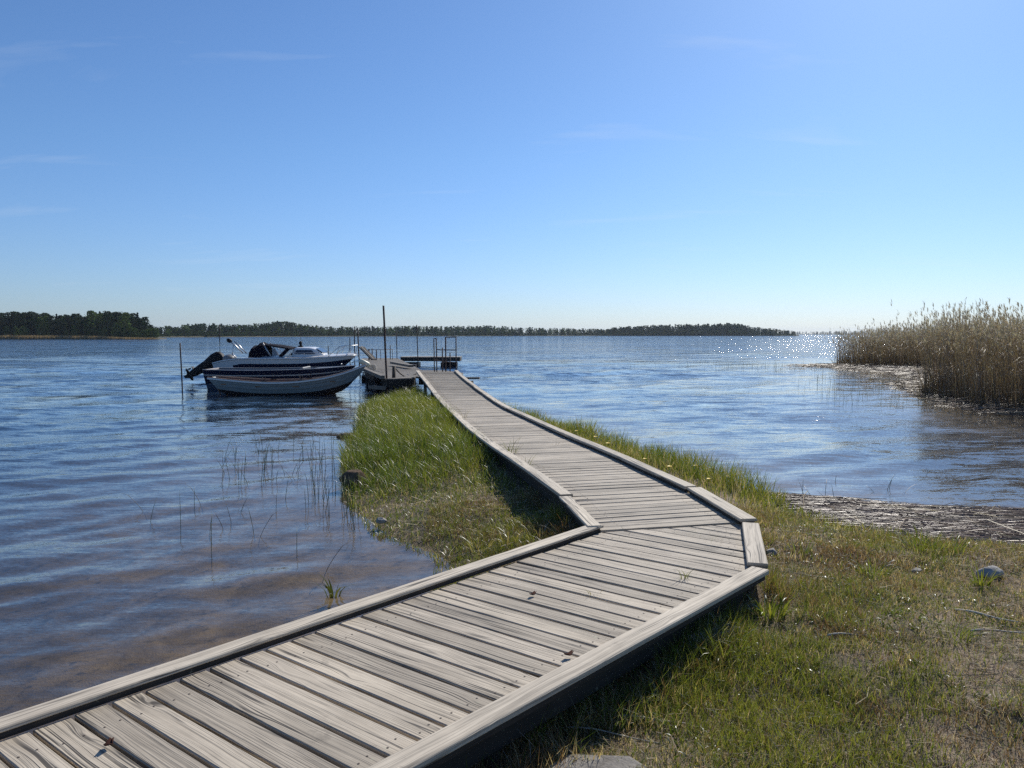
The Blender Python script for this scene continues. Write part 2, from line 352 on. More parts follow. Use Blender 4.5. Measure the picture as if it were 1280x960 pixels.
def sdf(x, y, poly):
    """signed distance to a plan polygon, positive inside"""
    x = np.asarray(x, float); y = np.asarray(y, float); d = np.full(x.shape, 1e18); ins = np.zeros(x.shape, bool); n = len(poly)
    for i in range(n):
        ax, ay = poly[i]; bx, by = poly[(i + 1) % n]; ex, ey = bx - ax, by - ay
        t = np.clip(((x - ax) * ex + (y - ay) * ey) / (ex * ex + ey * ey + 1e-12), 0, 1)
        d = np.minimum(d, (x - ax - t * ex) ** 2 + (y - ay - t * ey) ** 2)
        c = ((ay > y) != (by > y))
        if abs(ey) > 1e-12: ins ^= c & (x < ex * (y - ay) / ey + ax)
    d = np.sqrt(d); return np.where(ins, d, -d)
# ------------------------------------------------------------------ ground, lake bed, water
SHORE = [(-60, -40), (-40, -14), (-6, -1.2), (-3.3, 0.9), (-1.35, 3.0), (-0.62, 4.5), (-0.78, 5.3), (-0.66, 6.2), (-0.52, 6.8), (-0.68, 7.25), (-1.28, 7.95),
         (-1.9, 9.3), (-2.38, 11.4), (-2.8, 13.6), (-3.05, 15.8), (-3.85, 20), (-4.05, 23.3), (-3.4, 24.6), (-2.3, 24.2), (-1.2, 21.8), (0.25, 18.2), (1.05, 16.2), (1.9, 13.5),
         (2.65, 11.6), (3.1, 9.9), (3.25, 8.7), (4.0, 7.75), (5.0, 7.35), (6.2, 7.05), (9, 7.2), (12, 8.6), (15, 13), (15, 17.5), (13.6, 20.3), (13.3, 22.9), (14.6, 26.5), (16.6, 31.5),
         (19.6, 36.5), (20.8, 42.5), (20.4, 47.5), (21.0, 51), (23.0, 55), (30, 62), (48, 74), (90, 90), (400, 120), (400, -200), (-60, -200)]
def land_h(x, y):
    d = sdf(x, y, SHORE)
    ins = 0.29 * (1 - np.exp(-np.maximum(d, 0) / 0.9)) + 0.012 * np.maximum(d - 2, 0)
    ins = np.minimum(ins, 0.6)
    flat = np.clip((np.asarray(y) - 18) / 6, 0, 1); ins = ins * (1 - .7 * flat)
    bump = (fbm(x, y, 1.1, 3) - .5) * 0.16 * np.clip(d / .8, 0, 1) * np.clip(1.4 - np.abs(d) / 30, 0, 1) + (fbm(x, y, 6, 5, 3) - .5) * .03 * np.clip(d / .3 + .3, 0.3, 1)
    out = -2.0 * (1 - np.exp(np.minimum(d, 0) / 22.0)) + (fbm(x, y, .8, 8) - .5) * .10 * np.clip(-d / 1.5, 0, 1)
    return np.where(d > 0, ins + bump, out + bump * .3)
def axis(lo, hi, a, b, step, k):
    mid = np.arange(a, b + 1e-6, step); up, s = [], step; v = b
    while v < hi: s *= k; v += s; up.append(v)
    dn, s, v = [], step, a
    while v > lo: s *= k; v -= s; dn.append(v)
    return np.concatenate([dn[::-1], mid, up])
def sheet(name, xs, ys, zf, mat, smooth=True):
    X, Y = np.meshgrid(xs, ys); Z = zf(X.ravel(), Y.ravel()); nx, ny = len(xs), len(ys)
    V = np.stack([X.ravel(), Y.ravel(), Z], 1); i = (np.arange(ny - 1)[:, None] * nx + np.arange(nx - 1)[None, :]).ravel()
    return raw_mesh(name, V, np.stack([i, i + 1, i + nx + 1, i + nx], 1), np.zeros((0, 3), int), mat, None, smooth)

t = NT("ground_soil_and_lake_bed"); geo = t.n("NewGeometry"); P = geo.outputs['Position']; pz = t.n("SeparateXYZ", {0: P}).outputs[2]
a = t.noise(P, 1.3, 6, 0.6).outputs['Fac']; b = t.noise(P, 9, 6, 0.65).outputs['Fac']; c = t.noise(P, 70, 4, 0.7).outputs['Fac']
soil = t.mix(t.rng(b, .35, .65), (0.11, 0.078, 0.052), (0.25, 0.185, 0.125)); soil = t.mix(t.rng(c, .45, .7), soil, (0.36, 0.29, 0.205))
soil = t.mix(t.rng(a, .45, .6, 0, .7), soil, (0.07, 0.068, 0.032))
bedn = t.noise(P, 2.2, 6, 0.65, 0.8).outputs['Fac']
bed = t.mix(t.rng(bedn, .35, .65), (0.10, 0.072, 0.042), (0.29, 0.215, 0.13)); bed = t.mix(t.rng(c, .5, .72, 0, .5), bed, (0.29, 0.24, 0.17))
bed = t.mix(t.rng(b, .56, .68, 0, .8), bed, (0.045, 0.038, 0.026))
bed = t.mix(t.rng(pz, -.20, -.75), bed, (0.018, 0.027, 0.042))           # light lost with depth is put into the bed's colour, dark and bluish
wet = t.rng(pz, 0.0, 0.05); col = t.mix(wet, bed, soil)
t.bsdf(col, 0.9, t.bump(t.math('ADD', t.math('MULTIPLY', b, .6), t.math('MULTIPLY', c, .4)), 0.8, 0.03), 0, 0.2); M['ground'] = t.m
xs = axis(-6000, 6000, -7.5, 9.5, 0.11, 1.075); ys = axis(-300, 7000, -0.5, 16.0, 0.11, 1.055)
tag(sheet("ground", xs, ys, land_h, 'ground'), kind='structure')

# water: one sheet with real waves near the shore, finer ripples in the surface normal
t = NT("lake_water"); P = t.n("NewGeometry").outputs['Position']; ps = t.n("SeparateXYZ", {0: P}); chop = t.attr("chop").outputs['Fac']
def slope(vec, detail, rough=.5): return t.vmath('SUBTRACT', t.noise(vec, 1.0, detail, rough).outputs['Color'], (.5, .5, .5))
def stretched(kx, ky, rot):
    m = t.n("Mapping", {'Vector': P}); m.vector_type = 'POINT'; m.inputs['Rotation'].default_value = (0, 0, rot); m.inputs['Scale'].default_value = (kx, ky, 1); return m.outputs[0]
s1 = slope(stretched(2.2, 10.0, .25), 3); s2 = slope(stretched(.55, 1.5, .3), 3); s3 = slope(stretched(.06, .20, .15), 3); s4 = slope(stretched(22, 62, .1), 2)
def sc(v, k): 
    n = t.n("VectorMath", operation='SCALE'); t.put(n.inputs[0], v); t.put(n.inputs['Scale'], k); return n.outputs[0]
gust = t.rng(t.noise(stretched(.012, .05, .1), 1.0, 4, .6).outputs['Fac'], .3, .7, .82, 1.15)
gust = t.math('MULTIPLY', gust, t.rng(t.noise(stretched(.12, .5, .2), 1.0, 3, .6).outputs['Fac'], .3, .7, .78, 1.2))
acc = t.vmath('ADD', t.vmath('ADD', sc(s1, 0.95), sc(s2, .75)), t.vmath('ADD', sc(s3, .55), sc(s4, .85)))
acc = sc(acc, t.math('MULTIPLY', chop, gust))
sx = t.n("SeparateXYZ", {0: acc}); base = t.n("NewGeometry").outputs['Normal']
nrm = t.vmath('NORMALIZE', t.vmath('ADD', base, t.xyz(t.math('MULTIPLY', sx.outputs[0], .8), t.math('MULTIPLY', sx.outputs[1], 1.25), 0.0)))
inc = t.n("NewGeometry").outputs['Incoming']; dt = t.n("VectorMath", operation='DOT_PRODUCT'); t.put(dt.inputs[0], inc); t.put(dt.inputs[1], nrm)
fres = t.math('ADD', .02, t.math('MULTIPLY', .98, t.math('POWER', t.math('SUBTRACT', 1.0, t.math('MINIMUM', t.math('ABSOLUTE', dt.outputs['Value']), 1.0)), 5.0)))   # Schlick, the same from both sides
gl = t.n("BsdfGlossy", {'Color': (1, 1, 1), 'Roughness': 0.06, 'Normal': nrm})
tr = t.n("BsdfTransparent", {'Color': (0.84, 0.80, 0.70)}); body = t.n("BsdfDiffuse", {'Color': (0.032, 0.070, 0.130)})
under = t.n("MixShader", {0: t.attr("murk").outputs['Fac'], 1: tr.outputs[0], 2: body.outputs[0]})
mxs = t.n("MixShader", {0: fres, 1: under.outputs[0], 2: gl.outputs[0]}); t.t.links.new(mxs.outputs[0], t.out.inputs[0]); M['water'] = t.m
wx = axis(-6500, 6500, -13, 13, 0.08, 1.055); 
wy = [1.0]
while wy[-1] < 7500: wy.append(wy[-1] + max(.045, .013 * wy[-1]))
wy = np.array(wy)
WAVES = []
for k in range(46):
    lam = 0.30 * (5.0 / .30) ** (k / 45) * random.uniform(.92, 1.08); th = math.radians(random.gauss(-54, 17)); WAVES.append((lam, th, random.uniform(0, 2 * PI)))
def shelter(x, y):
    """0 in the lee near the shore, 1 on the open lake"""
    d = -sdf(x, y, SHORE); return np.clip((d - .3) / 13, 0, 1) ** .8
CELL = {}
def water_h(x, y):
    sh = shelter(x, y); cell = np.maximum(np.maximum(.045, .013 * y), np.maximum(.08, .05 * (np.abs(x) - 13)) * .55); z = np.zeros(x.shape); d = -sdf(x, y, SHORE)
    for lam, th, ph in WAVES:
        k = 2 * PI / lam; fade = np.clip((lam / cell - 3) / 2, 0, 1)
        env = (.38 + .62 * sh) * (0.55 + 0.9 * vnoise(x, y, .35 / lam ** .5, int(lam * 100)))
        if lam > 1.6: env = env * sh
        a = 0.031 / k * (1.0 if lam < 1.5 else (1.5 / lam) ** .6)
        z += a * fade * env * np.sin(k * (x * math.cos(th) + y * math.sin(th)) + ph + 1.2 * vnoise(x, y, .3, 4))
    return z * np.clip(.25 + d / 2.0, .25, 1)
wt = sheet("water", wx, wy, water_h, 'water'); tag(wt, kind='structure')
X, Y = np.meshgrid(wx, wy); sh = shelter(X.ravel(), Y.ravel()); far = np.clip((np.hypot(X, Y).ravel() - 12) / 60, 0, 1)
dep = np.maximum(0, -land_h(X.ravel(), Y.ravel())); am = wt.data.attributes.new("murk", 'FLOAT', 'POINT'); am.data.foreach_set("value", (.06 + .86 * (1 - np.exp(-np.maximum(dep - .12, 0) * 1.9))).astype(np.float32))   # the water scatters more light the deeper it is
at = wt.data.attributes.new("chop", 'FLOAT', 'POINT'); at.data.foreach_set("value", (0.13 + .42 * sh + .54 * far * sh).astype(np.float32))

# ------------------------------------------------------------------ boardwalk
DZ = 0.50
def clip(poly, a, b, c):      # keep a*x+b*y <= c
    out = []
    for i in range(len(poly)):
        p, q = poly[i], poly[(i + 1) % len(poly)]; fp, fq = a * p[0] + b * p[1] - c, a * q[0] + b * q[1] - c
        if fp <= 0: out.append(p)
        if fp * fq < 0: s = fp / (fp - fq); out.append((p[0] + (q[0] - p[0]) * s, p[1] + (q[1] - p[1]) * s))
    return out
def plank_prism(mb, lo, hi, z0, zc, z1, ux, uy, rn, dz=0.0):
    """one deck board: outline lo, chamfered top outline hi"""
    ou, ov = random.random() * 20, random.random() * 20; uvf = lambda p, e=0: (ou + p[0] * ux + p[1] * uy, ov - p[0] * uy + p[1] * ux + e)
    n = len(lo); n0 = len(mb.v)
    if len(hi) != n: hi = lo
    for ring, z in ((lo, z0), (lo, zc), (hi, z1)): mb.v.extend(Vector((p[0], p[1], z + dz)) for p in ring)
    mb.face([n0 + 2 * n + i for i in range(n)], [uvf(p) for p in hi], 0, rn); mb.face([n0 + i for i in range(n - 1, -1, -1)], [uvf(p) for p in lo[::-1]], 0, rn)
    for i in range(n):
        j = (i + 1) % n
        for k in (0, 1):
            A = lo if k == 0 else lo; B = lo if k == 0 else hi
            mb.face((n0 + k * n + i, n0 + k * n + j, n0 + (k + 1) * n + j, n0 + (k + 1) * n + i), [uvf(lo[i], .02), uvf(lo[j], .02), uvf(B[j], 0), uvf(B[i], 0)], 0, rn)
def nail(mb, x, y, z):
    n0 = len(mb.v); r = .0048
    for zz in (z - .004, z + .0015): mb.v.extend(Vector((x + r * math.cos(k * PI / 3), y + r * math.sin(k * PI / 3), zz)) for k in range(6))
    mb.face([n0 + 6 + k for k in range(6)], None, 1)
    for k in range(6): mb.face((n0 + k, n0 + (k + 1) % 6, n0 + 6 + (k + 1) % 6, n0 + 6 + k), None, 1)
def strip_deck(poly, db, pitch, gap, zt, thick=.032, off=0.0, nails=True):
    """boards along db filling a convex plan outline"""
    mb = MB(); ux, uy = Vector(db).normalized()[:]; nx, ny = -uy, ux; proj = [p[0] * nx + p[1] * ny for p in poly]
    s = min(proj) - off
    while s < max(proj):
        w = pitch * random.uniform(.97, 1.03); rn = random.random()
        def cut(a, b): return clip(clip(poly, nx, ny, b), -nx, -ny, -a)
        g = gap * random.uniform(.6, 1.5); a, b = s + g / 2, s + w - g / 2; lo = cut(a, b); hi = cut(a + .0045, b - .0045)
        if len(lo) >= 3 and len(hi) >= 3:
            dz = random.uniform(-.0035, .0025)
            plank_prism(mb, lo, hi, zt - thick, zt - .0045, zt, ux, uy, rn, dz)
            if nails:
                us = [p[0] * ux + p[1] * uy for p in hi]
                for e in (min(us) + .19, max(us) - .19):
                    for q in (.28, .72):
                        v = a + (b - a) * q + random.uniform(-.01, .01); uu = e + random.uniform(-.02, .02); nail(mb, uu * ux + v * nx, uu * uy + v * ny, zt + dz)
        s += w
    return mb
def posts_for(root, pts, zt, r=.055):
    for (x, y) in pts:
        zb = float(land_h(np.array([x]), np.array([y]))[0]) - .25
        MB().tube([(x, y, zb), (x, y, zt)], r, 10).build("support_post", 'beam', root)
def kerb(root, p0, p1, w=.15, h=.055, label=None, bow=0.0, n=1):
    o = MB().beam(p0, p1, w, h, ch=.006).build("kerb_beam", 'kerb', root)
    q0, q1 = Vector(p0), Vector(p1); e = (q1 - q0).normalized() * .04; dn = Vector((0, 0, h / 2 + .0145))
    MB().beam(q0 - dn + e, q1 - dn - e, w * .88, .031).build("kerb_shade_riser", 'crib', root)  # riser coloured near black to stand in for shade on the kerb's side
    if label: o['label'] = label
    return o
V3 = lambda p, z: Vector((p[0], p[1], z))
# near walkway, cut off at an angle where the long walkway meets it
Ln, Lc = Vector((-3.22, 1.522)), Vector((0.716, 6.13)); Rc, Ru = Vector((1.665, 5.05)), Vector((1.94, 6.42)); dW = (Lc - Ln).normalized()
Rn = Vector((-.42, 2.792)) - Vector((.6635, .7482)) * 2.6 + Vector((.7482, -.6635)) * .075; dR = (Rc - Rn).normalized()
NEAR = [Rn, Rc, Ru, Lc, Ln]
perp = Vector((dW.y, -dW.x))
if True:
    r = thing("boardwalk_section", "wide grey plank walkway nearest the camera, running up to the bend", "boardwalk", (0, 0, 0), 0, "sections of the plank boardwalk")
    strip_deck([tuple(p) for p in NEAR], (.790, -.613), .152, .0175, DZ).build("plank_deck", ['deck', 'nail'], r)
    zk = DZ + .055
    # kerbs lie on the boards along both edges
    zk = DZ + .038; a, b = Ln - perp * .06, Lc - perp * .06
    kerb(r, V3(a, zk), V3(b + dW * .05, zk), .110, .021)
    pR = Vector((dR.y, -dR.x)); a, b = Vector((-.42, 2.792)) - Vector((.6635, .7482)) * 2.55 + pR * .063, Vector((-.42, 2.792)) + Vector((.6635, .7482)) * 3.05 + pR * .063
    kerb(r, V3(a, zk - .008), V3(b, zk - .008), .122, .034)
    kerb(r, V3((1.668, 5.135), zk - .006), V3((1.965, 6.255), zk - .006), .135, .034)
    for (p, q) in ((Ln, Lc), (Rn, Rc), (Rc, Ru)):
        n = Vector(((q - p).normalized().y, -(q - p).normalized().x)); sgn = -1 if (p is not Ln) else 1
        i = n * (.06 if p is Ln else .10) * sgn
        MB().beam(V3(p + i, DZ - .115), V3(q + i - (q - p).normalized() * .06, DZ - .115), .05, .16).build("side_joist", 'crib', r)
    posts_for(r, [tuple(Ln + dW * s + perp * .12) for s in (1.2, 3.2, 5.2)] + [tuple(Rn + dW * s - perp * .12) for s in (1.2, 3.2, 5.2)], DZ - .04)
# short middle piece
S1L, S1R, S2L, S2R = Vector((.722, 6.165)), Vector((1.925, 6.435)), Vector((.555, 7.26)), Vector((1.79, 7.66))
if True:
    r = thing("boardwalk_section", "short plank walkway piece just beyond the bend, four boards deep between two seams", "boardwalk", (0, 0, 0), 0, "sections of the plank boardwalk")
    strip_deck([tuple(S1L), tuple(S1R), tuple(S2R), tuple(S2L)], (1.2, .31), .142, .016, DZ + .008).build("plank_deck", ['deck', 'nail'], r)
    kerb(r, V3(S1L + Vector((-.055, -.05)), DZ + .048), V3(S2L + Vector((-.05, -.02)), DZ + .048), .12, .024)
    kerb(r, V3(S1R + Vector((.045, -.11)), DZ + .052), V3(S2R + Vector((.04, -.02)), DZ + .052), .15, .026)
    for p, q, k in ((S1L, S2L, .07), (S1R, S2R, -.07)):
        MB().beam(V3(p + Vector((k, 0)), DZ - .11), V3(q + Vector((k, 0)), DZ - .11), .05, .16).build("side_joist", 'crib', r)
    posts_for(r, [tuple(S1L + Vector((.13, .35))), tuple(S1R + Vector((-.13, .35)))], DZ - .04)
# long piece and ramp: left and right edge lines with a slight bow and a rise at the end
def interp(tab, x): return float(np.interp(x, [q[0] for q in tab], [q[1] for q in tab]))
LE = [(7.3, .56), (9.16, .13), (10.9, -.27), (12.8, -.66), (16, -1.24), (19.9, -1.93), (23, -2.5), (27.1, -3.30)]
RE = [(7.6, 1.79), (8.6, 1.56), (10, 1.27), (11.6, .91), (13.7, .47), (16.5, -.12), (20.4, -.76), (23.5, -1.35), (27.3, -2.02)]
def dz_of(y): return DZ + 0.012 * math.sin(y * .9) - .05 * math.exp(-((y - 16.5) / 3) ** 2) + .27 * max(0, (y - 20.5) / 6.6) ** 1.35
def edge_deck(y0, y1, pitch=.142):
    mb = MB(); y = y0
    while y < y1 - .06:
        w = pitch * random.uniform(.96, 1.04); g = .013 * random.uniform(.6, 1.5); rn = random.random(); sk = .28 * 1.2
        q = []
        for yy in (y + g / 2, y + w - g / 2):
            l = Vector((interp(LE, yy), yy)); yr = yy + .30; rr = Vector((interp(RE, yr), yr)); q.append((l, rr))
        jl, jr = random.uniform(-.008, .008), random.uniform(-.008, .008); z = dz_of(y + .1) + random.uniform(-.003, .003)
        d = (q[0][1] - q[0][0]).normalized(); nn = Vector((-d.y, d.x)) * .0045
        lo = [q[0][0] + d * jl, q[0][1] + d * jr, q[1][1] + d * jr, q[1][0] + d * jl]; hi = [lo[0] + nn, lo[1] + nn, lo[2] - nn, lo[3] - nn]
        plank_prism(mb, [tuple(p) for p in lo], [tuple(p) for p in hi], z - .032, z - .0045, z, d.x, d.y, rn)
        for e in (.19, 1.02):
            for s in (.28, .72):
                p = lo[0] + d * e + (lo[3] - lo[0]) * s; nail(mb, p.x, p.y, z)
        y += w
    return mb
def edge_kerbs(r, E, cuts, side, hz, h, w=.13, shift=.03):
    for a, b in zip(cuts[:-1], cuts[1:]):
        ks = np.linspace(a, b, max(2, int((b - a) / .9) + 1)); pts = [Vector((interp(E, k) + side * shift, k, dz_of(k - (.3 if side > 0 else 0)) + hz)) for k in ks]
        mb = MB(); n = len(pts); prof = [(-w / 2, -h / 2), (-w / 2, h / 2 - .006), (-w / 2 + .006, h / 2), (w / 2 - .006, h / 2), (w / 2, h / 2 - .006), (w / 2, -h / 2)]
        ov, rn = random.random() * 20, random.random(); per = [0]
        for i in range(6): per.append(per[-1] + math.dist(prof[i], prof[(i + 1) % 6]))
        L = 0
        for i, p in enumerate(pts):
            d = (pts[min(i + 1, n - 1)] - pts[max(0, i - 1)]).normalized(); s = d.cross(Vector((0, 0, 1))).normalized(); u = s.cross(d)
            for x, z in prof: mb.v.append(p + s * x + u * z)
            if i:
                l2 = L + (p - pts[i - 1]).length
                for k in range(6):
                    j = (k + 1) % 6; A = (i - 1) * 6
                    mb.face((A + k, A + j, A + 6 + j, A + 6 + k), [(L, ov + per[k]), (L, ov + per[k + 1]), (l2, ov + per[k + 1]), (l2, ov + per[k])], 0, rn)
                L = l2
        mb.face([5, 4, 3, 2, 1, 0], None, 0, rn); mb.face([(n - 1) * 6 + k for k in range(6)], None, 0, rn); mb.build("kerb_beam", 'kerb', r)
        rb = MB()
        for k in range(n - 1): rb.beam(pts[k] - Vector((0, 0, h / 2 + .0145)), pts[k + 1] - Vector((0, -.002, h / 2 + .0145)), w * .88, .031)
        rb.build("kerb_shade_riser", 'crib', r)  # shade under the kerb plank is put into this strip's dark colour
def joists(r, y0, y1):
    for E, k, o in ((LE, .07, 0), (RE, -.07, .3)):
        ks = np.linspace(y0 + o, y1 + o, int((y1 - y0) / 1.5) + 2)
        mb = MB()
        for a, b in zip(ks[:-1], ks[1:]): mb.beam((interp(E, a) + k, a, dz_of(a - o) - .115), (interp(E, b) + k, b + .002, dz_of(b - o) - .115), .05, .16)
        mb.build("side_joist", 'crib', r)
    pts = []
    for y in np.arange(y0 + .6, y1 - .2, 2.6): pts += [(interp(LE, y) + .14, y), (interp(RE, y + .3) - .14, y + .3)]
    posts_for(r, pts, DZ - .05)
if True:
    r = thing("boardwalk_section", "long straight plank walkway across the grassy spit, with grass tufts growing through it", "boardwalk", (0, 0, 0), 0, "sections of the plank boardwalk")
    edge_deck(7.31, 20.0).build("plank_deck", ['deck', 'nail'], r)
    edge_kerbs(r, LE, [7.32, 11.6, 15.9, 20.2], -1, .044, .028); edge_kerbs(r, RE, [7.68, 12.2, 16.4, 20.4], 1, .05, .03)
    joists(r, 7.31, 19.9)
if True:
    r = thing("boardwalk_section", "last plank walkway piece sloping up like a ramp to the jetty", "boardwalk", (0, 0, 0), 0, "sections of the plank boardwalk")
    edge_deck(20.06, 27.1).build("plank_deck", ['deck', 'nail'], r)
    edge_kerbs(r, LE, [20.25, 27.0], -1, .05, .032); edge_kerbs(r, RE, [20.45, 27.25], 1, .05, .03)
    joists(r, 20.1, 26.8)
# ------------------------------------------------------------------ jetty, poles, handrail
JZ = 0.60
JA = [(-4.25, 25.75), (-3.42, 26.25), (-3.36, 27.12), (-1.95, 27.12), (-1.88, 29.7), (-2.9, 32.0), (-6.15, 32.0)]
JB = [(-6.1, 32.05), (-3.75, 32.05), (-7.15, 48.2), (-9.4, 48.2)]
def planked(poly, db, pitch, zt, mat, parent, name="plank_deck", part_polys=None):
    mb = MB()
    for q in (part_polys or [poly]):
        m2 = strip_deck(q, db, pitch, .012, zt, .035, 0.0, False); n0 = len(mb.v); mb.v += m2.v
        for f, uv, mi, rn, sm in zip(m2.f, m2.uv, m2.mi, m2.rn, m2.sm): mb.face([i + n0 for i in f], uv, mi, rn, sm)
    return mb.build(name, mat, parent)
def skirt(parent, edge, zt, h, mat='crib', w=.06, name="side_beam"):
    for a, b in edge: MB().beam((*a, zt - h / 2), (*b, zt - h / 2), w, h).build(name, mat, parent)
r = thing("jetty", "weathered wooden landing stage where the sloping walkway ends, beside the rowing boat's bow", "jetty")
planked(None, (1, .02), .145, JZ, 'jetty', r, part_polys=[[JA[0], JA[1], (-3.4, 27.13), JA[5], JA[6]], [(-3.39, 27.13), JA[3], JA[4], JA[5]]])
sh_ = lambda p, dx, dy: (p[0] + dx, p[1] + dy)
skirt(r, [(sh_(JA[0], .03, .05), sh_(JA[1], -.02, .05)), (sh_(JA[1], -.05, .1), (-3.42, 27.1)), ((-3.3, 27.2), (-2.0, 27.2)), (sh_(JA[3], -.05, .1), sh_(JA[4], -.05, 0)), (sh_(JA[6], .06, -.06), sh_(JA[0], .05, .1))], JZ - .037, .26)
for a, b, n in ((JA[0], JA[1], 9), (JA[6], JA[0], 30)):        # crib of upright logs under the front corner
    for k in range(n):
        q = (k + .5) / n; x, y = a[0] + (b[0] - a[0]) * q + .12, a[1] + (b[1] - a[1]) * q + .12
        MB().tube([(x, y, -.6), (x + random.uniform(-.02, .02), y, JZ - .3 + random.uniform(-.06, .02))], random.uniform(.06, .10), 9).build("crib_log", 'crib', r)
MB().beam((-6.2, 31.8, JZ + .07), (-4.32, 25.7, JZ + .05), .14, .12, mi=0).build("edge_log", 'jetty', r)
MB().beam((-4.9, 26.55, JZ - .34), (-4.28, 25.62, JZ - .30), .16, .12).build("edge_log", 'jetty', r)
MB().beam((-2.6, 28.2, .48), (-1.18, 27.9, .50), .16, .07).build("projecting_beam", 'jetty', r)
MB().beam((-2.4, 28.8, .30), (-1.45, 28.6, .32), .14, .08).build("projecting_beam", 'beam', r)
r = thing("jetty", "narrower floating plank jetty leading away past the moored boats", "jetty")
planked(JB, (1, -.02), .15, JZ - .01, 'jetty', r)
skirt(r, [(sh_(JB[0], .05, 0), sh_(JB[3], .05, 0)), (sh_(JB[1], -.05, 0), sh_(JB[2], -.05, 0)), (sh_(JB[0], .1, .05), sh_(JB[1], -.1, .05))], JZ - .047, .3)
for q in (.12, .5, .88):
    x, y = JB[0][0] + (JB[2][0] - JB[0][0]) * q + .4 * (1 - q), JB[0][1] + (JB[2][1] - JB[0][1]) * q
    MB().beam((x - .7, y, .1), (x + 1.2, y, .1), .9, .36, ch=.06).build("float", 'black', r)
r = thing("jetty", "far dark jetty arm with a pale edge, running across behind the iron handrail", "jetty")
FA = [(-7.05, 48.3), (-3.25, 48.3), (-3.25, 49.9), (-7.05, 49.9)]
planked(FA, (.02, 1), .15, JZ + .06, 'jetty', r)
skirt(r, [((-7.0, 48.33), (-3.3, 48.33)), ((-3.29, 48.4), (-3.29, 49.85)), ((-7.0, 49.87), (-3.3, 49.87))], JZ + .03, .24)
for x in (-6.4, -4.0): MB().beam((x - .5, 49.1, .12), (x + .5, 49.1, .12), 1.2, .36, ch=.06).build("float", 'black', r)

def pole(label, px, ytop, ybase, Y, rad=.03, lean=0.0, zbase=-.7, mat='rust'):
    b = AT(px + lean, ybase, Y); tpt = AT(px, ytop, Y); d = (b - tpt); tpt0 = tpt
    foot = tpt + d * ((zbase - tpt.z) / (b.z - tpt.z))
    n = 5; rad *= .84; pts = [foot + (tpt0 - foot) * (k / n) + Vector((random.uniform(-.006, .006), 0, 0)) * (0 < k < n) for k in range(n + 1)]
    o = MB().tube([p - foot for p in pts], rad, 8).build("mooring_pole", mat, None, foot); tag(o, label, "pole", "rusty iron mooring poles"); return o
pole("tall rusty mooring pole at the near corner of the landing stage, tallest of all", 479.3, 382, 473, 25.95, .040, 4)
pole("leaning iron stake in open water off the outboard motor, leftmost pole", 225, 429, 490, 27.6, .030, 3)
pole("dark iron pole standing in the water just behind the outboard motor", 274.3, 406, 447, 34.2, .026, 1)
pole("shortest of the three close poles, nearest the motorboat's bow", 437.3, 422, 449, 36.5, .026, .3)
pole("middle of the three close poles beyond the motorboat's bow", 443.2, 408, 449, 39.5, .032, .2)
pole("slightly leaning pole, right one of the three close poles", 447, 409.5, 455, 37.5, .036, 2.3)
pole("low thin pole on the far jetty, just right of the tall pole", 487.8, 431.5, 445, 46.0, .028, 0)
pole("slim pole on the far jetty, midway between tall pole and high lone pole", 495.5, 415.5, 448, 46.6, .030, .8)
pole("high lone pole against the far jetty arm, left of the handrail", 520.8, 406, 447, 48.1, .034, 1.4)

def bars(name, segs, rad, parent, mat='rust'):
    mb = MB()
    for a, b in segs: mb.tube([a, b], rad, 8)
    return mb.build(name, mat, parent)
r = thing("handrail", "rusty iron handrail frame with bathing ladder beside the top of the ramp", "handrail", (-2.55, 29.2, 0))
rel = lambda px, py, Y: AT(px, py, Y) - Vector((-2.55, 29.2, 0))
posts = {}
for k, (px, yt, Y) in enumerate(((542.3, 423, 30.3), (545.3, 423, 29.6), (557, 421.5, 29.8), (570, 421, 29.0))):
    a = rel(px, yt, Y); b = Vector((a.x + .02 * (k < 2), a.y, .15)); posts[k] = (a, b); bars("rail_post", [(b, a)], .021 if k != 2 else .026, r)
for px, yt, Y in ((553, 434.5, 29.4), (562.5, 441, 29.2)):
    a = rel(px, yt, Y); bars("rail_post", [(Vector((a.x, a.y, .1)), a)], .022, r)
bars("top_rail", [(rel(545.3, 423.3, 29.6), rel(542.3, 423, 30.3))], .016, r)
bars("top_rail", [(rel(557, 421.7, 29.8), rel(570, 421.2, 29.0))], .02, r)
bars("middle_rail", [(rel(545.3, 437, 29.6), rel(557, 437.4, 29.8)), (rel(557, 437.4, 29.8), rel(570, 437.6, 29.0))], .018, r)
bars("lower_rail", [(rel(542.3, 450, 30.3), rel(556, 452, 29.8)), (rel(556, 452, 29.8), rel(570, 453.4, 29.0))], .02, r)

tag(MB().beam((-4.35, 33.2, .72), (-5.7, 36.6, .74), .22, .10).build("timber_beam", 'jetty'), "grey timber beam lying on the jetty behind the ramp's end", "beam")
r = thing("gangplank", "narrow tilted gangplank with two pale side rails leaning at the jetty's left edge", "gangplank", (-7.45, 39.0, 0))
g0, g1 = AT(452, 434, 39.4) - Vector((-7.45, 39, 0)), AT(467.5, 449.5, 37.6) - Vector((-7.45, 39, 0))
MB().beam(g0, g1, .30, .04).build("board", 'beam', r)
for s in (-.17, .17):
    MB().beam(g0 + Vector((0, s, .03)), g1 + Vector((0, s, .03)), .035, .05).build("side_rail", 'kerb', r)
r = thing("fender", "yellowish white boat fender lying at the jetty edge by the rowing boat's bow", "fender", tuple(AT(455.5, 455, 31.4)))
MB().tube([(-.22, -.05, .12), (-.18, -.05, .12), (-.13, 0, .11), (.13, .10, -.04), (.18, .12, -.06), (.22, .13, -.08)], [.02, .07, .11, .11, .07, .02], 14).build("body", 'fender', r)
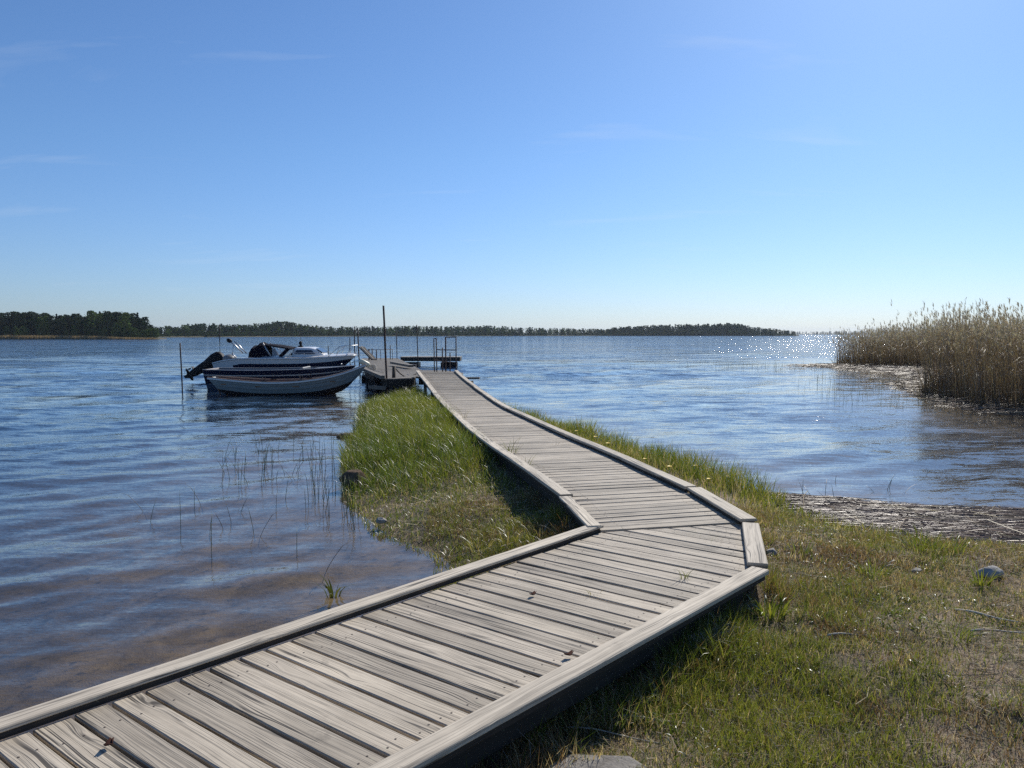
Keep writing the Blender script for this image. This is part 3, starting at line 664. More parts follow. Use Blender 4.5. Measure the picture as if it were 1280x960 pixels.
MB().tube([(-.22, -.05, .12), (-.45, .05, .1), (-.55, .2, .02)], .014, 6).build("cord", 'ropelight', r)
r0 = MB(); pts = []
a, b = Vector((-4.05, 26.4, .98)), Vector((-3.5, 28.4, .66))
for k in range(13): q = k / 12; p = a.lerp(b, q); p.z -= .28 * math.sin(PI * q) * (1 - q * .3); pts.append(p)
tag(r0.tube(pts, .022, 7).build("mooring_rope", 'rope'), "dark slack rope hanging from the short stump beside the tall pole", "rope")
tag(MB().tube([(-4.05, 26.4, .2), (-4.06, 26.4, .6), (-4.05, 26.41, 1.0)], [.07, .065, .06], 10).build("bollard", 'beam'), "short dark wooden stump holding the slack rope next to the tall pole", "bollard")
pts = [Vector((math.cos(k * .42) * (.14 + .05 * math.sin(k * .9)), math.sin(k * .42) * (.14 + .05 * math.cos(k * .7)), .02 + .0035 * k)) for k in range(64)]
tag(MB().tube(pts, .014, 6).build("rope_coil", 'ropelight', None, (-5.75, 31.6, JZ + .01)), "pale untidy coil of rope on the landing stage near the fender", "rope")
tag(MB().beam((-.12, 0, 0), (.12, .1, .02), .08, .07).build("wood_block", 'oldred', None, (-3.25, 28.0, JZ + .04)), "small reddish wooden block lying at the ramp's top left corner", "block")

for px, yt, lab in ((461.3, 436, "short iron post at the jetty's left edge, just right of the gangplank"), (465.2, 435.5, "short iron post on the jetty, second from the gangplank"), (470.5, 437, "short iron post on the jetty, third from the gangplank")):
    q = AT(px, yt, 44.5); tag(MB().tube([(0, 0, JZ - .3 - q.z), (0, 0, 0)], .03, 8).build("iron_post", 'rust', None, q), lab, "post")
r = thing("handrail", "thin low iron rail along the jetty's far left part", "handrail", (-8.2, 45, 0)); o_ = Vector((-8.2, 45, 0))
a, b = AT(460, 437.2, 44.4), AT(491, 437.0, 45.6); MB().tube([a - o_, b - o_], .018, 6).build("top_rail", 'rust', r)
for q in (.02, .5, .98):
    c = a.lerp(b, q); MB().tube([Vector((c.x, c.y, JZ - .1)) - o_, c - o_], .016, 6).build("rail_post", 'rust', r)
for k, (x0, y0, z0, x1, y1, lab) in enumerate(((-6.62, 32.75, 1.22, -5.85, 33.4, "pale mooring line from the cabin boat's bow to the jetty"), (-6.25, 29.75, .93, -5.55, 30.2, "pale mooring line from the navy boat's bow to the landing stage"))):
    p0, p1 = Vector((x0, y0, z0)), Vector((x1, y1, JZ + .06)); pts = [p0.lerp(p1, q) - Vector((0, 0, .18 * math.sin(PI * q))) for q in np.linspace(0, 1, 9)]; tag(MB().tube(pts, .012, 6).build("mooring_line", 'ropelight'), lab, "rope")
mb = MB()
mb.tube([(.27 * math.cos(2 * PI * k / 20), .0, .27 * math.sin(2 * PI * k / 20)) for k in range(21)], .085, 8)
o = mb.build("tyre_fender", 'black', None, (-4.78, 27.3, .36)); o.rotation_euler = (0, 0, math.radians(107)); tag(o, "black rubber tyre hanging on the landing stage's side by the rowing boat's bow", "tyre")
# ------------------------------------------------------------------ boats (own axes: x towards the bow, z up from the waterline)
def tabf(tab): 
    xs, ys = zip(*tab); return lambda t: float(np.interp(t, xs, ys))
def smooth_tab(tab):
    xs, ys = map(np.array, zip(*tab)); m = np.gradient(ys, xs)
    def f(t):
        i = int(np.clip(np.searchsorted(xs, t) - 1, 0, len(xs) - 2)); h = xs[i + 1] - xs[i]; s = (t - xs[i]) / h
        return float((2*s**3-3*s**2+1)*ys[i] + (s**3-2*s*s+s)*h*m[i] + (-2*s**3+3*s*s)*ys[i+1] + (s**3-s*s)*h*m[i+1])
    return f
def hull_pt(L, beam, sheer, keel, rs, rb, t, s, side, p=.55, q=1.4, inset=0.0):
    """s 0 keel .. 1 sheer"""
    b = max(0.0, beam(t) - inset); z0, z1 = keel(t) + inset, sheer(t)
    return Vector((L * t + (1 - s) * (rs * (1 - t) ** 4 - rb * t ** 4), side * (b * s ** p + .012 * (b > 0)), z0 + (z1 - z0) * s ** q))
# rowing boat
beam_r = smooth_tab([(0, .44), (.12, .56), (.3, .69), (.5, .74), (.7, .64), (.85, .40), (.95, .15), (1, .015)])
sheer_r = smooth_tab([(0, .60), (.15, .53), (.4, .45), (.6, .49), (.78, .63), (.9, .81), (1, 1.02)])
keel_r = smooth_tab([(0, -.04), (.2, -.17), (.5, -.2), (.75, -.14), (.9, .0), (1, .10)])
T = [k / 28 for k in range(29)]
def clinker(L, beam, sheer, keel, rs, rb, side, cuts, lap=.032):
    rows = []
    for t in T:
        row = []
        for k in range(len(cuts) - 1):
            for e, s in enumerate((cuts[k], (cuts[k] + cuts[k + 1]) / 2, cuts[k + 1])):
                p = hull_pt(L, beam, sheer, keel, rs, rb, t, s, side); row.append(p + Vector((0, side * lap * (1 - e / 2) * (beam(t) > .05) * (k > 0), 0)))
        rows.append(row)
    return rows
root = thing("rowing_boat", "white clinker rowing boat with brown varnished gunwale, nearest of the moored boats", "boat", (-10.45, 26.75, 0), math.radians(4))
cuts = [0, .30, .52, .70, .85, 1.0]
mb = MB()
for sd in (-1, 1):
    rows = clinker(5.3, beam_r, sheer_r, keel_r, .60, .85, sd, cuts)
    mb.grid(rows, mifun=lambda i, j: 1 if j < 6 else 0, smooth=False, flip=sd > 0)
tr_ = [hull_pt(5.3, beam_r, sheer_r, keel_r, .6, .85, 0, s, -1) for s in np.linspace(0, 1, 9)] + [hull_pt(5.3, beam_r, sheer_r, keel_r, .6, .85, 0, s, 1) for s in np.linspace(1, 0, 9)]
mb.poly(tr_, 0)
mb.build("hull", ['offwhite', 'antifoul'], root)
mi_ = MB()
for sd in (-1, 1): mi_.grid([[hull_pt(5.3, beam_r, sheer_r, keel_r, .6, .85, t, s, sd, inset=.035) + Vector((.05 * (1 - t), 0, 0)) for s in (0.05, .2, .4, .6, .8, .985)] for t in T], 0, flip=sd < 0)
mi_.build("inner_planking", 'oldred', root)
for sd in (-1, 1):
    pts = [hull_pt(5.3, beam_r, sheer_r, keel_r, .6, .85, t, 1, sd) + Vector((0, sd * .012, .012)) for t in T]
    m = MB()
    for a, b in zip(pts[:-1], pts[1:]): m.beam(a, b + (b - a) * .02, .055, .045, ch=.008, rn=.5)
    m.build("gunwale", 'palewood', root)
    m = MB()
    for a, b in zip(pts[:-1], pts[1:]): m.beam(a + Vector((0, sd * .032, -.03)), b + (b - a) * .02 + Vector((0, sd * .032, -.03)),  .03, .05, ch=.004, rn=.5)
    m.build("rubbing_strake", 'white', root)  # white paint stands in for sun catching the gunwale's edge
for x, z in ((.55, .38), (1.75, .30), (3.0, .30), (4.2, .46)):
    hb = beam_r(x / 5.3) * .93; MB().beam((x, -hb, z), (x, hb, z), .22, .03).build("thwart", 'varnish', root)
MB().beam((4.72, 0, .78), (5.18, 0, .96), .20, .03).build("foredeck", 'varnish', root)
for x, sd in ((1.95, -1), (1.95, 1), (3.2, -1), (3.2, 1)):
    hb = beam_r(x / 5.3); o = MB(); z = sheer_r(x / 5.3) + .03
    o.beam((x - .1, sd * hb, z), (x + .1, sd * hb, z), .06, .035)
    o.tube([(x, sd * hb, z), (x, sd * hb, z + .06)], .012, 6); o.tube([(x - .05, sd * hb, z + .15), (x - .045, sd * hb, z + .08), (x, sd * hb, z + .055), (x + .045, sd * hb, z + .08), (x + .05, sd * hb, z + .15)], .011, 6)
    o.build("oarlock", 'black', root)
MB().tube([(.02, 0, .64), (.02, 0, .55), (.25, 0, .1), (.3, 0, -.1)], .018, 6).build("stern_post", 'varnish', root)
MB().tube([(5.29, 0, 1.06), (5.31, 0, 1.02), (5.12, 0, .72), (4.75, 0, .35), (4.42, 0, .08)], .022, 6).build("stem_post", 'offwhite', root)
tag(MB().tube([(-5.2, 27.1, 1.02), (-4.9, 27.2, .82), (-4.55, 27.3, .72)], .012, 6).build("mooring_line", 'ropelight'), "pale mooring line from the rowing boat's bow to the landing stage", "rope")

# open navy boat between
beam_n = smooth_tab([(0, .86), (.2, .95), (.45, .98), (.65, .9), (.82, .62), (.93, .30), (1, .03)])
sheer_n = smooth_tab([(0, .76), (.25, .735), (.55, .75), (.8, .80), (1, .88)])
keel_n = smooth_tab([(0, -.22), (.4, -.26), (.7, -.22), (.88, -.05), (1, .18)])
LN = 5.55
root = thing("motorboat", "low open navy boat with two pale strips, between rowing boat and cabin boat", "boat", (-11.58, 29.55, 0), math.radians(2))
S = [0, .12, .3, .5, .66, .80, .84, .92, 1.0]; mb = MB()
for sd in (-1, 1):
    mb.grid([[hull_pt(LN, beam_n, sheer_n, keel_n, .06, .9, t, s, sd, .42, 1.1) for s in S] for t in T], mifun=lambda i, j: 1 if j < 3 else (2 if j == 5 else 0), flip=sd > 0)
mb.poly([hull_pt(LN, beam_n, sheer_n, keel_n, .06, .9, 0, s, -1, .42, 1.1) for s in S] + [hull_pt(LN, beam_n, sheer_n, keel_n, .06, .9, 0, s, 1, .42, 1.1) for s in S[::-1]], 1)
mb.build("hull", ['navy', 'steelblue', 'stripe'], root)
mi_ = MB()
for sd in (-1, 1): mi_.grid([[hull_pt(LN, beam_n, sheer_n, keel_n, .06, .9, t, s, sd, .42, 1.1, inset=.09) for s in (.02, .3, .6, .99)] for t in [k * .72 / 18 for k in range(19)]], 0, flip=sd < 0)
mi_.build("inner_hull", 'greyboat', root)
for sd in (-1, 1):
    pts = [hull_pt(LN, beam_n, sheer_n, keel_n, .06, .9, t, 1, sd) + Vector((0, -sd * .03, .012)) for t in T]; m = MB()
    for a, b in zip(pts[:-1], pts[1:]): m.beam(a, b + (b - a) * .02, .05, .022, ch=.006, rn=.5)
    m.build("gunwale", 'stripe', root)
fd = [hull_pt(LN, beam_n, sheer_n, keel_n, .06, .9, t, 1, -1) for t in T if t >= .7] + [hull_pt(LN, beam_n, sheer_n, keel_n, .06, .9, t, 1, 1) for t in reversed(T) if t >= .7]
MB().poly([(p.x, p.y * .95, p.z + .004) for p in fd]).build("foredeck", 'greyboat', root)
MB().beam((.02, -.8, .74), (.02, .8, .74), .06, .06).build("transom_cap", 'stripe', root)
for x in (1.0, 2.4): MB().beam((x, -.85, .48), (x, .85, .48), .35, .05, ch=.015).build("bench", 'greyboat', root)
MB().beam((3.62, -.62, .76), (3.62, .62, .76), .10, .16, ch=.03).build("coaming", 'greyboat', root)
m = MB(); m.tube([(5.0, -.12, .87), (5.0, -.12, .95), (5.0, .12, .95), (5.0, .12, .87)], .014, 6); m.build("bow_cleat", 'steel', root)

# cabin boat
beam_m = smooth_tab([(0, 1.05), (.2, 1.13), (.5, 1.15), (.7, 1.02), (.85, .70), (.95, .32), (1, .03)])
sheer_m = smooth_tab([(0, .92), (.07, 1.02), (.16, 1.09), (.4, 1.11), (.7, 1.13), (1, 1.22)])
keel_m = smooth_tab([(0, -.3), (.4, -.34), (.7, -.28), (.88, -.06), (1, .25)])
LM = 5.75
root = thing("motorboat", "white and navy cabin motorboat with tilted black outboard, farthest of the moored boats", "boat", (-12.35, 32.7, 0), math.radians(1))
S = [0, .12, .28, .44, .50, .54, .68, .82, .84, .9, 1.0]; mb = MB()
def band(i, j):
    t = T[i]
    if j < 2: return 1
    if j in (2, 3): return 2 if t < .06 else 1 if j < 3 else 2
    if j == 4: return 0
    if j in (5, 6, 7): return 2 if t > (.10, .08, .11, .15)[j - 4] else 0
    return 0
for sd in (-1, 1):
    mb.grid([[hull_pt(LM, beam_m, sheer_m, keel_m, .1, 1.1, t, s, sd, .40, 1.05) for s in S] for t in T], mifun=band, flip=sd > 0)
mb.poly([hull_pt(LM, beam_m, sheer_m, keel_m, .1, 1.1, 0, s, -1, .4, 1.05) for s in S] + [hull_pt(LM, beam_m, sheer_m, keel_m, .1, 1.1, 0, s, 1, .4, 1.05) for s in S[::-1]], 0)
mb.build("hull", ['white', 'antifoul', 'navy'], root)
dk = MB()                                                       # deck with a slight camber
dk.grid([[Vector((LM * t, y * beam_m(t), sheer_m(t) + .012 + .07 * (1 - y * y) * (t > .35))) for y in np.linspace(-1, 1, 9)] for t in T if t >= .04], 0, flip=True)
dk.build("deck", 'white', root)
for sd in (-1, 1):
    pts = [hull_pt(LM, beam_m, sheer_m, keel_m, .1, 1.1, t, .985, sd) + Vector((0, sd * .015, 0)) for t in T]
    MB().tube(pts, .022, 6).build("rubbing_strake", 'white', root)
MB().beam((-.42, 0, .36), (.1, 0, .38), 1.7, .07, ch=.02).build("bathing_platform", 'white', root)
# cabin: rounded coachroof
CX = [(3.14, .05, .72), (3.20, .38, .74), (3.32, .44, .76), (3.6, .455, .77), (3.9, .45, .76), (4.08, .41, .72), (4.26, .27, .64), (4.44, .14, .54), (4.66, .04, .40)]
rows = []
for x, h, hw in CX:
    z0 = 1.10; row = [Vector((x, -hw, z0))]
    for k in range(11):
        an = PI * k / 10; cx_, sz = -math.cos(an), math.sin(an); e = .38
        row.append(Vector((x, hw * .86 * (abs(cx_) ** e) * (1 if cx_ > 0 else -1), z0 + h * (.55 + .45 * (sz ** e)))))
    row.append(Vector((x, hw, z0))); rows.append(row)
MB().grid(rows, 0, flip=True).build("cabin", 'white', root)
for sd in (-1, 1):                                                # dark side window, one pane each side, set just proud
    w = MB(); pts = [(3.28, .17), (3.36, .33), (3.98, .33), (4.16, .17)]
    w.poly([(x, sd * (.765 - .24 * z), 1.10 + z) for x, z in (pts if sd < 0 else pts[::-1])]); o = w.build("side_window", 'glassdark', root)
    o.modifiers.new("thickness", 'SOLIDIFY').thickness = .012
w = MB(); w.poly([(4.12, -.50, 1.48), (4.37, -.44, 1.30), (4.37, .44, 1.30), (4.12, .50, 1.48)]); o = w.build("windscreen", 'glassdark', root); o.location = (.02, 0, .03); o.modifiers.new("thickness", 'SOLIDIFY').thickness = .012
# canvas cockpit hood: top, rear sloping piece and clear side
h = MB(); h.grid([[Vector((x, y * 0.86, z - .06 * y * y)) for y in np.linspace(-1, 1, 7)] for x, z in ((2.06, 1.66), (2.4, 1.635), (2.8, 1.57), (3.2, 1.50))], 0)
o = h.build("canopy_roof", 'canvas', root); o.modifiers.new("thickness", 'SOLIDIFY').thickness = .03
for sd in (-1, 1):
    MB().beam((2.72, sd * .87, 1.14), (3.08, sd * .85, 1.50), .03, .15, up=(0, 0, 1)).build("canopy_strap", 'canvas', root)
    c_ = MB(); q = [(2.40, sd * .87, 1.16), (2.68, sd * .875, 1.14), (3.02, sd * .86, 1.48), (2.40, sd * .84, 1.58)]; c_.poly(q if sd < 0 else q[::-1]); o = c_.build("canopy_side", 'clear', root)
    o.modifiers.new("thickness", 'SOLIDIFY').thickness = .004
    m = MB(); m.tube([(2.10, sd * .84, 1.63), (2.40, sd * .9, 1.12)], .014, 6); m.build("canopy_frame", 'steel', root)
# covered helm seat: a dark tented cover
cov = [(1.12, .02, .80), (1.14, .28, .74), (1.20, .52, .60), (1.30, .50, .55), (1.42, .64, .46), (1.56, .66, .42), (1.72, .56, .50), (1.88, .30, .68), (2.02, .02, .80)]
c_ = MB(); c_.grid([[Vector((x + .27, hw * y, 1.10 + hgt * (1 - .22 * abs(y) ** 2) + random.uniform(-.012, .012))) if abs(y) < 1 else Vector((x + .27, hw * y * 1.12, 1.10)) for y in (-1, -.999, -.66, -.33, 0, .33, .66, .999, 1)] for x, hgt, hw in cov], 0, smooth=False, flip=True)
c_.build("helm_cover", 'canvas', root)
for sd in (-1, 1): MB().tube([(1.92, sd * .5, 1.73), (2.28, sd * .68, 1.13)], .026, 6).build("windscreen_frame", 'steel', root)
# folded light mast at the stern
sh = .24; OFF = lambda q: [(x + sh, y, z) for x, y, z in q]
ms = MB(); ms.tube(OFF([(.40, -.75, 1.80), (.62, -.75, 1.62), (.93, -.75, 1.30)]), .03, 8); ms.tube(OFF([(.52, -.6, 1.80), (.75, -.6, 1.60), (1.03, -.62, 1.28)]), .024, 8); ms.tube(OFF([(.55, -.75, 1.70), (.47, -.75, 1.1)]), .014, 6); ms.tube(OFF([(.47, -.75, 1.30), (.66, -.75, 1.06)]), .03, 6)
mo = ms.build("light_mast", 'steel', root); MB().tube(OFF([(.28, -.75, 1.84), (.31, -.75, 1.845), (.42, -.73, 1.80), (.46, -.72, 1.77)]), [.05, .085, .085, .05], 10).build("lamp", 'black', mo)
MB().ball((.52, -.45, 1.06), 1, 14, 8, sq=(.28, .40, .20)).build("stern_cushion", 'greyboat', root)
# rails
def rail(name, pts, posts, rad=.012):
    m = MB(); m.tube(pts, rad, 6)
    for a, b in posts: m.tube([a, b], rad, 6)
    return m.build(name, 'steel', root)
for sd in (-1, 1):
    ln = [Vector((x, sd * (beam_m(x / LM) - .1), sheer_m(x / LM) + .03)) for x in (3.1, 3.2, 3.75, 4.3, 4.65)]
    up = [ln[0]] + [p + Vector((0, 0, .17)) for p in ln[1:-1]] + [ln[-1] + Vector((0, 0, .01))]
    rail("side_rail", up, [(ln[k], up[k]) for k in (1, 2, 3)])
ln = [Vector((x, sd * max(.04, beam_m(x / LM) - .1), sheer_m(x / LM) + .03)) for sd, xs_ in ((-1, (4.7, 5.0, 5.4, 5.68)), (1, (5.4, 5.0, 4.7))) for x in xs_]
rail("bow_pulpit", [ln[0]] + [p + Vector((.12, 0, .38)) for p in ln[1:-1]] + [ln[-1]], [(ln[k], ln[k] + Vector((.12, 0, .38))) for k in (1, 2, 3, 4, 5)])
MB().tube([(4.62, -.4, 1.15), (4.62, -.4, 1.62)], .016, 6).build("flag_staff", 'black', root)
MB().tube([(3.45, -.1, 1.54), (3.42, -.1, 1.75), (3.35, -.12, 2.2)], [.012, .009, .005], 6).build("antenna", 'black', root)
hn = MB(); hn.tube([(3.36, 0, 1.54), (3.36, 0, 1.68)], .045, 8); hn.ball((3.36, 0, 1.72), .075, 10, 6); hn.beam((3.28, 0, 1.57), (3.45, 0, 1.57), .16, .06, ch=.02); hn.build("masthead_lamp", 'black', root)
# outboard motor, tilted clear of the water
om = MB(); ax0, ax1 = Vector((.10, 0, 1.17)), Vector((-1.30, 0, .38)); d = (ax1 - ax0).normalized(); u = Vector((0, 1, 0)).cross(d); s_ = Vector((0, 1, 0))
secs = [(0, .12, .16), (.05, .24, .22), (.18, .31, .26), (.40, .32, .27), (.58, .28, .24), (.70, .25, .19), (.80, .23, .14), (1.12, .20, .10), (1.45, .16, .08), (1.72, .12, .06), (1.84, .05, .04)]
rows = []
for dd, hu, hs_ in secs:
    row = []
    for k in range(14):
        an = 2 * PI * k / 14; ca, sa = math.cos(an), math.sin(an); e = .7
        row.append(ax0 + d * dd + u * (hu * abs(ca) ** e * (1 if ca > 0 else -1)) + s_ * (hs_ * abs(sa) ** e * (1 if sa > 0 else -1)))
    rows.append(row)
om.grid(rows, 0, True, True); om.poly(rows[0][::-1]); om.poly(rows[-1])
ob = om.build("outboard_motor", 'black', root)
pl = MB(); c0 = ax0 + d * 1.38; pl.beam(c0 - u * .18, c0 + u * .26, .22, .03, up=tuple(d)); pl.build("cavitation_plate", 'black', ob)
gb = MB(); c1 = ax0 + d * 1.66; gb.tube([c1 - u * .26, c1 - u * .20, c1 - u * .05, c1 + u * .10, c1 + u * .2], [.02, .06, .075, .075, .055], 10); gb.poly([c1 + d * .05 - u * .12 + s_ * .008, c1 + d * .05 + u * .10 + s_ * .008, c1 + d * .26 + u * .08 + s_ * .008, c1 + d * .24 - u * .02 + s_ * .008]); gb.poly([c1 + d * .05 - u * .12 - s_ * .008, c1 + d * .24 - u * .02 - s_ * .008, c1 + d * .26 + u * .08 - s_ * .008, c1 + d * .05 + u * .10 - s_ * .008]); gb.build("gearcase", 'black', ob)
pr = MB(); hub = c1 + u * .24
pr.tube([hub - u * .04, hub + u * .08], [.055, .03], 8)
for k in range(3):
    an = 2 * PI * k / 3 + .5; rd = d * math.cos(an) + s_ * math.sin(an); tg = rd.cross(u)
    blade_ = [hub + rd * .05 - tg * .03, hub + rd * .12 - tg * .07 - u * .03, hub + rd * .19 - tg * .02, hub + rd * .18 + tg * .05 + u * .02, hub + rd * .06 + tg * .04 + u * .03]
    for w_ in (.004, -.004): pr.poly([p + u * w_ for p in (blade_ if w_ > 0 else blade_[::-1])])
pr.build("propeller", 'prop', ob)
br_ = MB(); br_.beam((.05, 0, .55), (.12, 0, 1.02), .34, .16, ch=.03); br_.beam((-.12, 0, .78), (.16, 0, .86), .26, .12, ch=.03); br_.build("transom_bracket", 'black', ob)
# ------------------------------------------------------------------ far shores and woods
t = NT("far_shore_ground"); P = t.n("NewGeometry").outputs['Position']
t.bsdf(t.mix(t.rng(t.noise(P, .05, 5, .6).outputs['Fac'], .4, .6), (0.10, 0.085, 0.05), (0.06, 0.065, 0.03)), .95); M['farland'] = t.m
def island(name, pts, hmax, edge=12.0):
    """low land: plan outline with sloping banks and a domed top"""
    n = len(pts); c = Vector((sum(p[0] for p in pts) / n, sum(p[1] for p in pts) / n)); mb = MB(); rows = []
    for f, z in ((1.0, -2.5), (.99, .25), (.95, .7), (.6, hmax * .8), (.25, hmax)):
        rows.append([Vector((c.x + (p[0] - c.x) * f, c.y + (p[1] - c.y) * f, z)) for p in pts])
    mb.grid(rows, 0, True, True); mb.poly(rows[-1]); o = mb.build(name, 'farland'); return tag(o, kind='structure')
def crown_arrays(kind, h, n, seed, leaf):
    """leaf-clump faces through a crown's volume; kind: pine, spruce, birch"""
    R = np.random.default_rng(seed); u = R.uniform(0, 1, n)
    if kind == 'spruce': z = .04 + .96 * u; rad = (1 - z) * .20 * (0.75 + .45 * np.abs(np.sin(z * 26))) + .012
    elif kind == 'pine': z = .10 + .90 * u; rad = .17 * np.sqrt(np.clip(1 - ((z - .60) / .52) ** 2, 0.02, 1)) * (.55 + .7 * R.random(n)) * (.7 + .5 * np.abs(np.sin(z * 15 + seed)))
    else: z = .04 + .96 * u; rad = .24 * np.sqrt(np.clip(1 - ((z - .50) / .54) ** 2, 0.02, 1)) * (.75 + .4 * R.random(n))
    a = R.uniform(0, 2 * PI, n); lob = 1 + .35 * np.sin(a * 3 + z * 9 + seed); r = rad * lob * np.sqrt(R.uniform(.15, 1, n))
    c = np.stack([r * np.cos(a), r * np.sin(a), z], 1) * h
    d1 = R.normal(size=(n, 3)); d1 /= np.linalg.norm(d1, axis=1)[:, None]; d2 = np.cross(d1, R.normal(size=(n, 3))); d2 /= np.linalg.norm(d2, axis=1)[:, None]
    s = (leaf * h * R.uniform(.6, 1.4, n))[:, None]
    V = np.stack([c - d1 * s, c + d2 * s * .7, c + d1 * s, c - d2 * s * .7], 1).reshape(-1, 3)
    base = {'pine': (0.026, 0.044, 0.022), 'spruce': (0.018, 0.036, 0.022), 'birch': (0.085, 0.125, 0.035)}[kind]
    col = np.array(base) * R.uniform(.6, 1.5, (n, 1)) * (1 + R.uniform(-.15, .15, (n, 3)))
    return V, np.arange(n * 4).reshape(-1, 4), np.zeros((0, 3), int), np.repeat(col, 4, 0)
def trunk_mb(h, kind):
    mb = MB(); top = {'pine': .86, 'spruce': .95, 'birch': .8}[kind]
    mb.tube([(0, 0, -.6), (.01 * h, 0, h * .3), (0, .012 * h, h * .6), (0, 0, h * top)], [.018 * h, .014 * h, .010 * h, .003 * h], 6)
    for k in range(7):
        z = h * random.uniform(.35, .8) * top; a = random.uniform(0, 6.3); L = h * .13; mb.tube([(0, 0, z), (L * math.cos(a), L * math.sin(a), z + L * .35)], [.005 * h, .002 * h], 4, caps=False)
    return mb
# sandy headland on the left, some 300 m off, with its own trees
HL = [(-420, 330), (-300, 306), (-240, 300), (-200, 297), (-170, 296), (-148, 297), (-139, 301), (-137, 308), (-150, 322), (-190, 345), (-300, 380), (-430, 390)]
island("headland", HL, 1.0)
protos = []
LAB = {'pine': "dark pine standing in the wood on the left headland", 'spruce': "pointed dark spruce standing in the wood on the left headland", 'birch': "light green leafy tree at the edge of the left headland's wood"}
for kind, hh, sd in (('pine', 11, 1), ('pine', 10, 2), ('spruce', 11.5, 3), ('pine', 12, 4), ('birch', 8, 5), ('birch', 6.5, 6)):
    root = thing({'pine': "pine_tree", 'spruce': "spruce_tree", 'birch': "birch_tree"}[kind], LAB[kind], "tree", (0, 0, 0), 0, "trees on the left headland")
    trunk_mb(hh, kind).build("trunk", 'bark', root); V, A, B, C = crown_arrays(kind, hh, 620, sd, .033); o = raw_mesh("crown", V, A, B, 'needle', C); o.parent = root; protos.append([root, kind, False])
def put_tree(i, x, y, s):
    p = protos[i]
    if not p[2]: p[2] = True; o = p[0]; o.location = (x, y, .5); o.scale = (s,) * 3; o.rotation_euler = (0, 0, random.uniform(0, 6.28)); return o
    return dup(p[0], (x, y, .5), random.uniform(0, 6.28), s)
def skyline(px):  # crown-top height in the photograph's pixels above the horizon over the headland
    return float(np.interp(px, [-60, 0, 20, 60, 78, 100, 118, 150, 172, 186, 194], [26, 25.5, 27.5, 25, 22, 24, 28, 27.5, 25.5, 16, 8]))
px = -58
while px < 192:
    for row in range(3):
        y = 309 + row * 9 + random.uniform(-4, 4) + max(0, (60 - px)) * .03; x = (px + random.uniform(-3, 3) - 640) / FPX * y
        tgt = (skyline(px) * random.uniform(.72, 1.08) * y / FPX + 1.6); i = random.choice([0, 1, 2, 3, 2, 3, 2]) if random.random() > .12 else 4
        hh = (11, 10, 11.5, 12, 8, 6.5)[i]
        put_tree(i, x, y, tgt / hh)
    if random.random() < .35 or px > 165:
        y = 303.5; put_tree(random.choice([4, 5]), (px + 4 - 640) / FPX * y, y, random.uniform(.35, .75))
    px += random.uniform(4.0, 5.6)
for px in np.arange(-50, 186, 6.0):
    put_tree(random.choice([4, 5, 5]), (px + random.uniform(-2, 2) - 640) / FPX * 312, 312 + random.uniform(-3, 6), random.uniform(.4, .7))
for px in (189, 193, 197, 184): put_tree(5, (px - 640) / FPX * 304, 304, random.uniform(.35, .6))
# pale reed belt along the headland's shore
N = 9000; px_ = RNG.uniform(-70, 196, N); y_ = 296.5 + RNG.uniform(0, 4.5, N) + np.clip((20 - px_) * .06, 0, 20); x_ = (px_ - 640) / FPX * y_
keep = sdf(x_, y_, HL) > -2.5; hgt = np.interp(px_, [-70, 0, 120, 150, 196], [1.9, 1.8, 1.5, 1.0, .7])
V, A, B, C = blade_arrays(np.stack([x_, y_, np.zeros(N)], 1)[keep], (hgt * RNG.uniform(.6, 1.1, N))[keep], RNG.uniform(0, 6.28, N)[keep], .15, .22, np.array([(.34, .25, .145)]) * RNG.uniform(.7, 1.3, (keep.sum(), 1)), (0, .5, 1))
tag(raw_mesh("reed_belt", V, A, B, 'reed', C), "pale tan reed belt along the left headland's shore", "reeds", None, 'stuff')
def far_wood(name, label, spans, dist, n, kinds, seed, depth=40):
    """a wood far over the water, one mass; spans: (pixel x, skyline pixels above the horizon)"""
    R = np.random.default_rng(seed); xs_, hs_ = zip(*spans); parts = []
    for k in range(n):
        px = R.uniform(xs_[0], xs_[-1]); row = R.random(); y = dist(px) + 6 + row * depth; tgt = np.interp(px, xs_, hs_) * y / FPX + 1.9; tgt *= (R.uniform(.62, 1.08) if row > .25 else R.uniform(.45, .9))
        kd = kinds[int(R.integers(len(kinds)))]; V, A, B, C = crown_arrays(kd, max(1.5, tgt), 64, int(R.integers(1e6)), .06); V[:, :2] *= R.uniform(.8, 1.9); V += np.array([(px - 640) / FPX * y, y, 0.6]); parts.append((V, A, B, C))
    for k in range(int(n * .7)):                            # bushes along the water's edge close the wood's foot
        px = R.uniform(xs_[0], xs_[-1]); y = dist(px) + 3 + R.random() * 10; h = (np.interp(px, xs_, hs_) * y / FPX + 1.5) * R.uniform(.22, .5)
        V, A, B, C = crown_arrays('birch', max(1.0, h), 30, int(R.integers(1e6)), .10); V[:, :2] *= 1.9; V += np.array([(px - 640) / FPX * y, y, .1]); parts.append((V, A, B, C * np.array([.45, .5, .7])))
    V, A, B, C = join_arrays(parts); return tag(raw_mesh(name, V, A, B, 'needle', C), label, "wood", None, 'stuff')
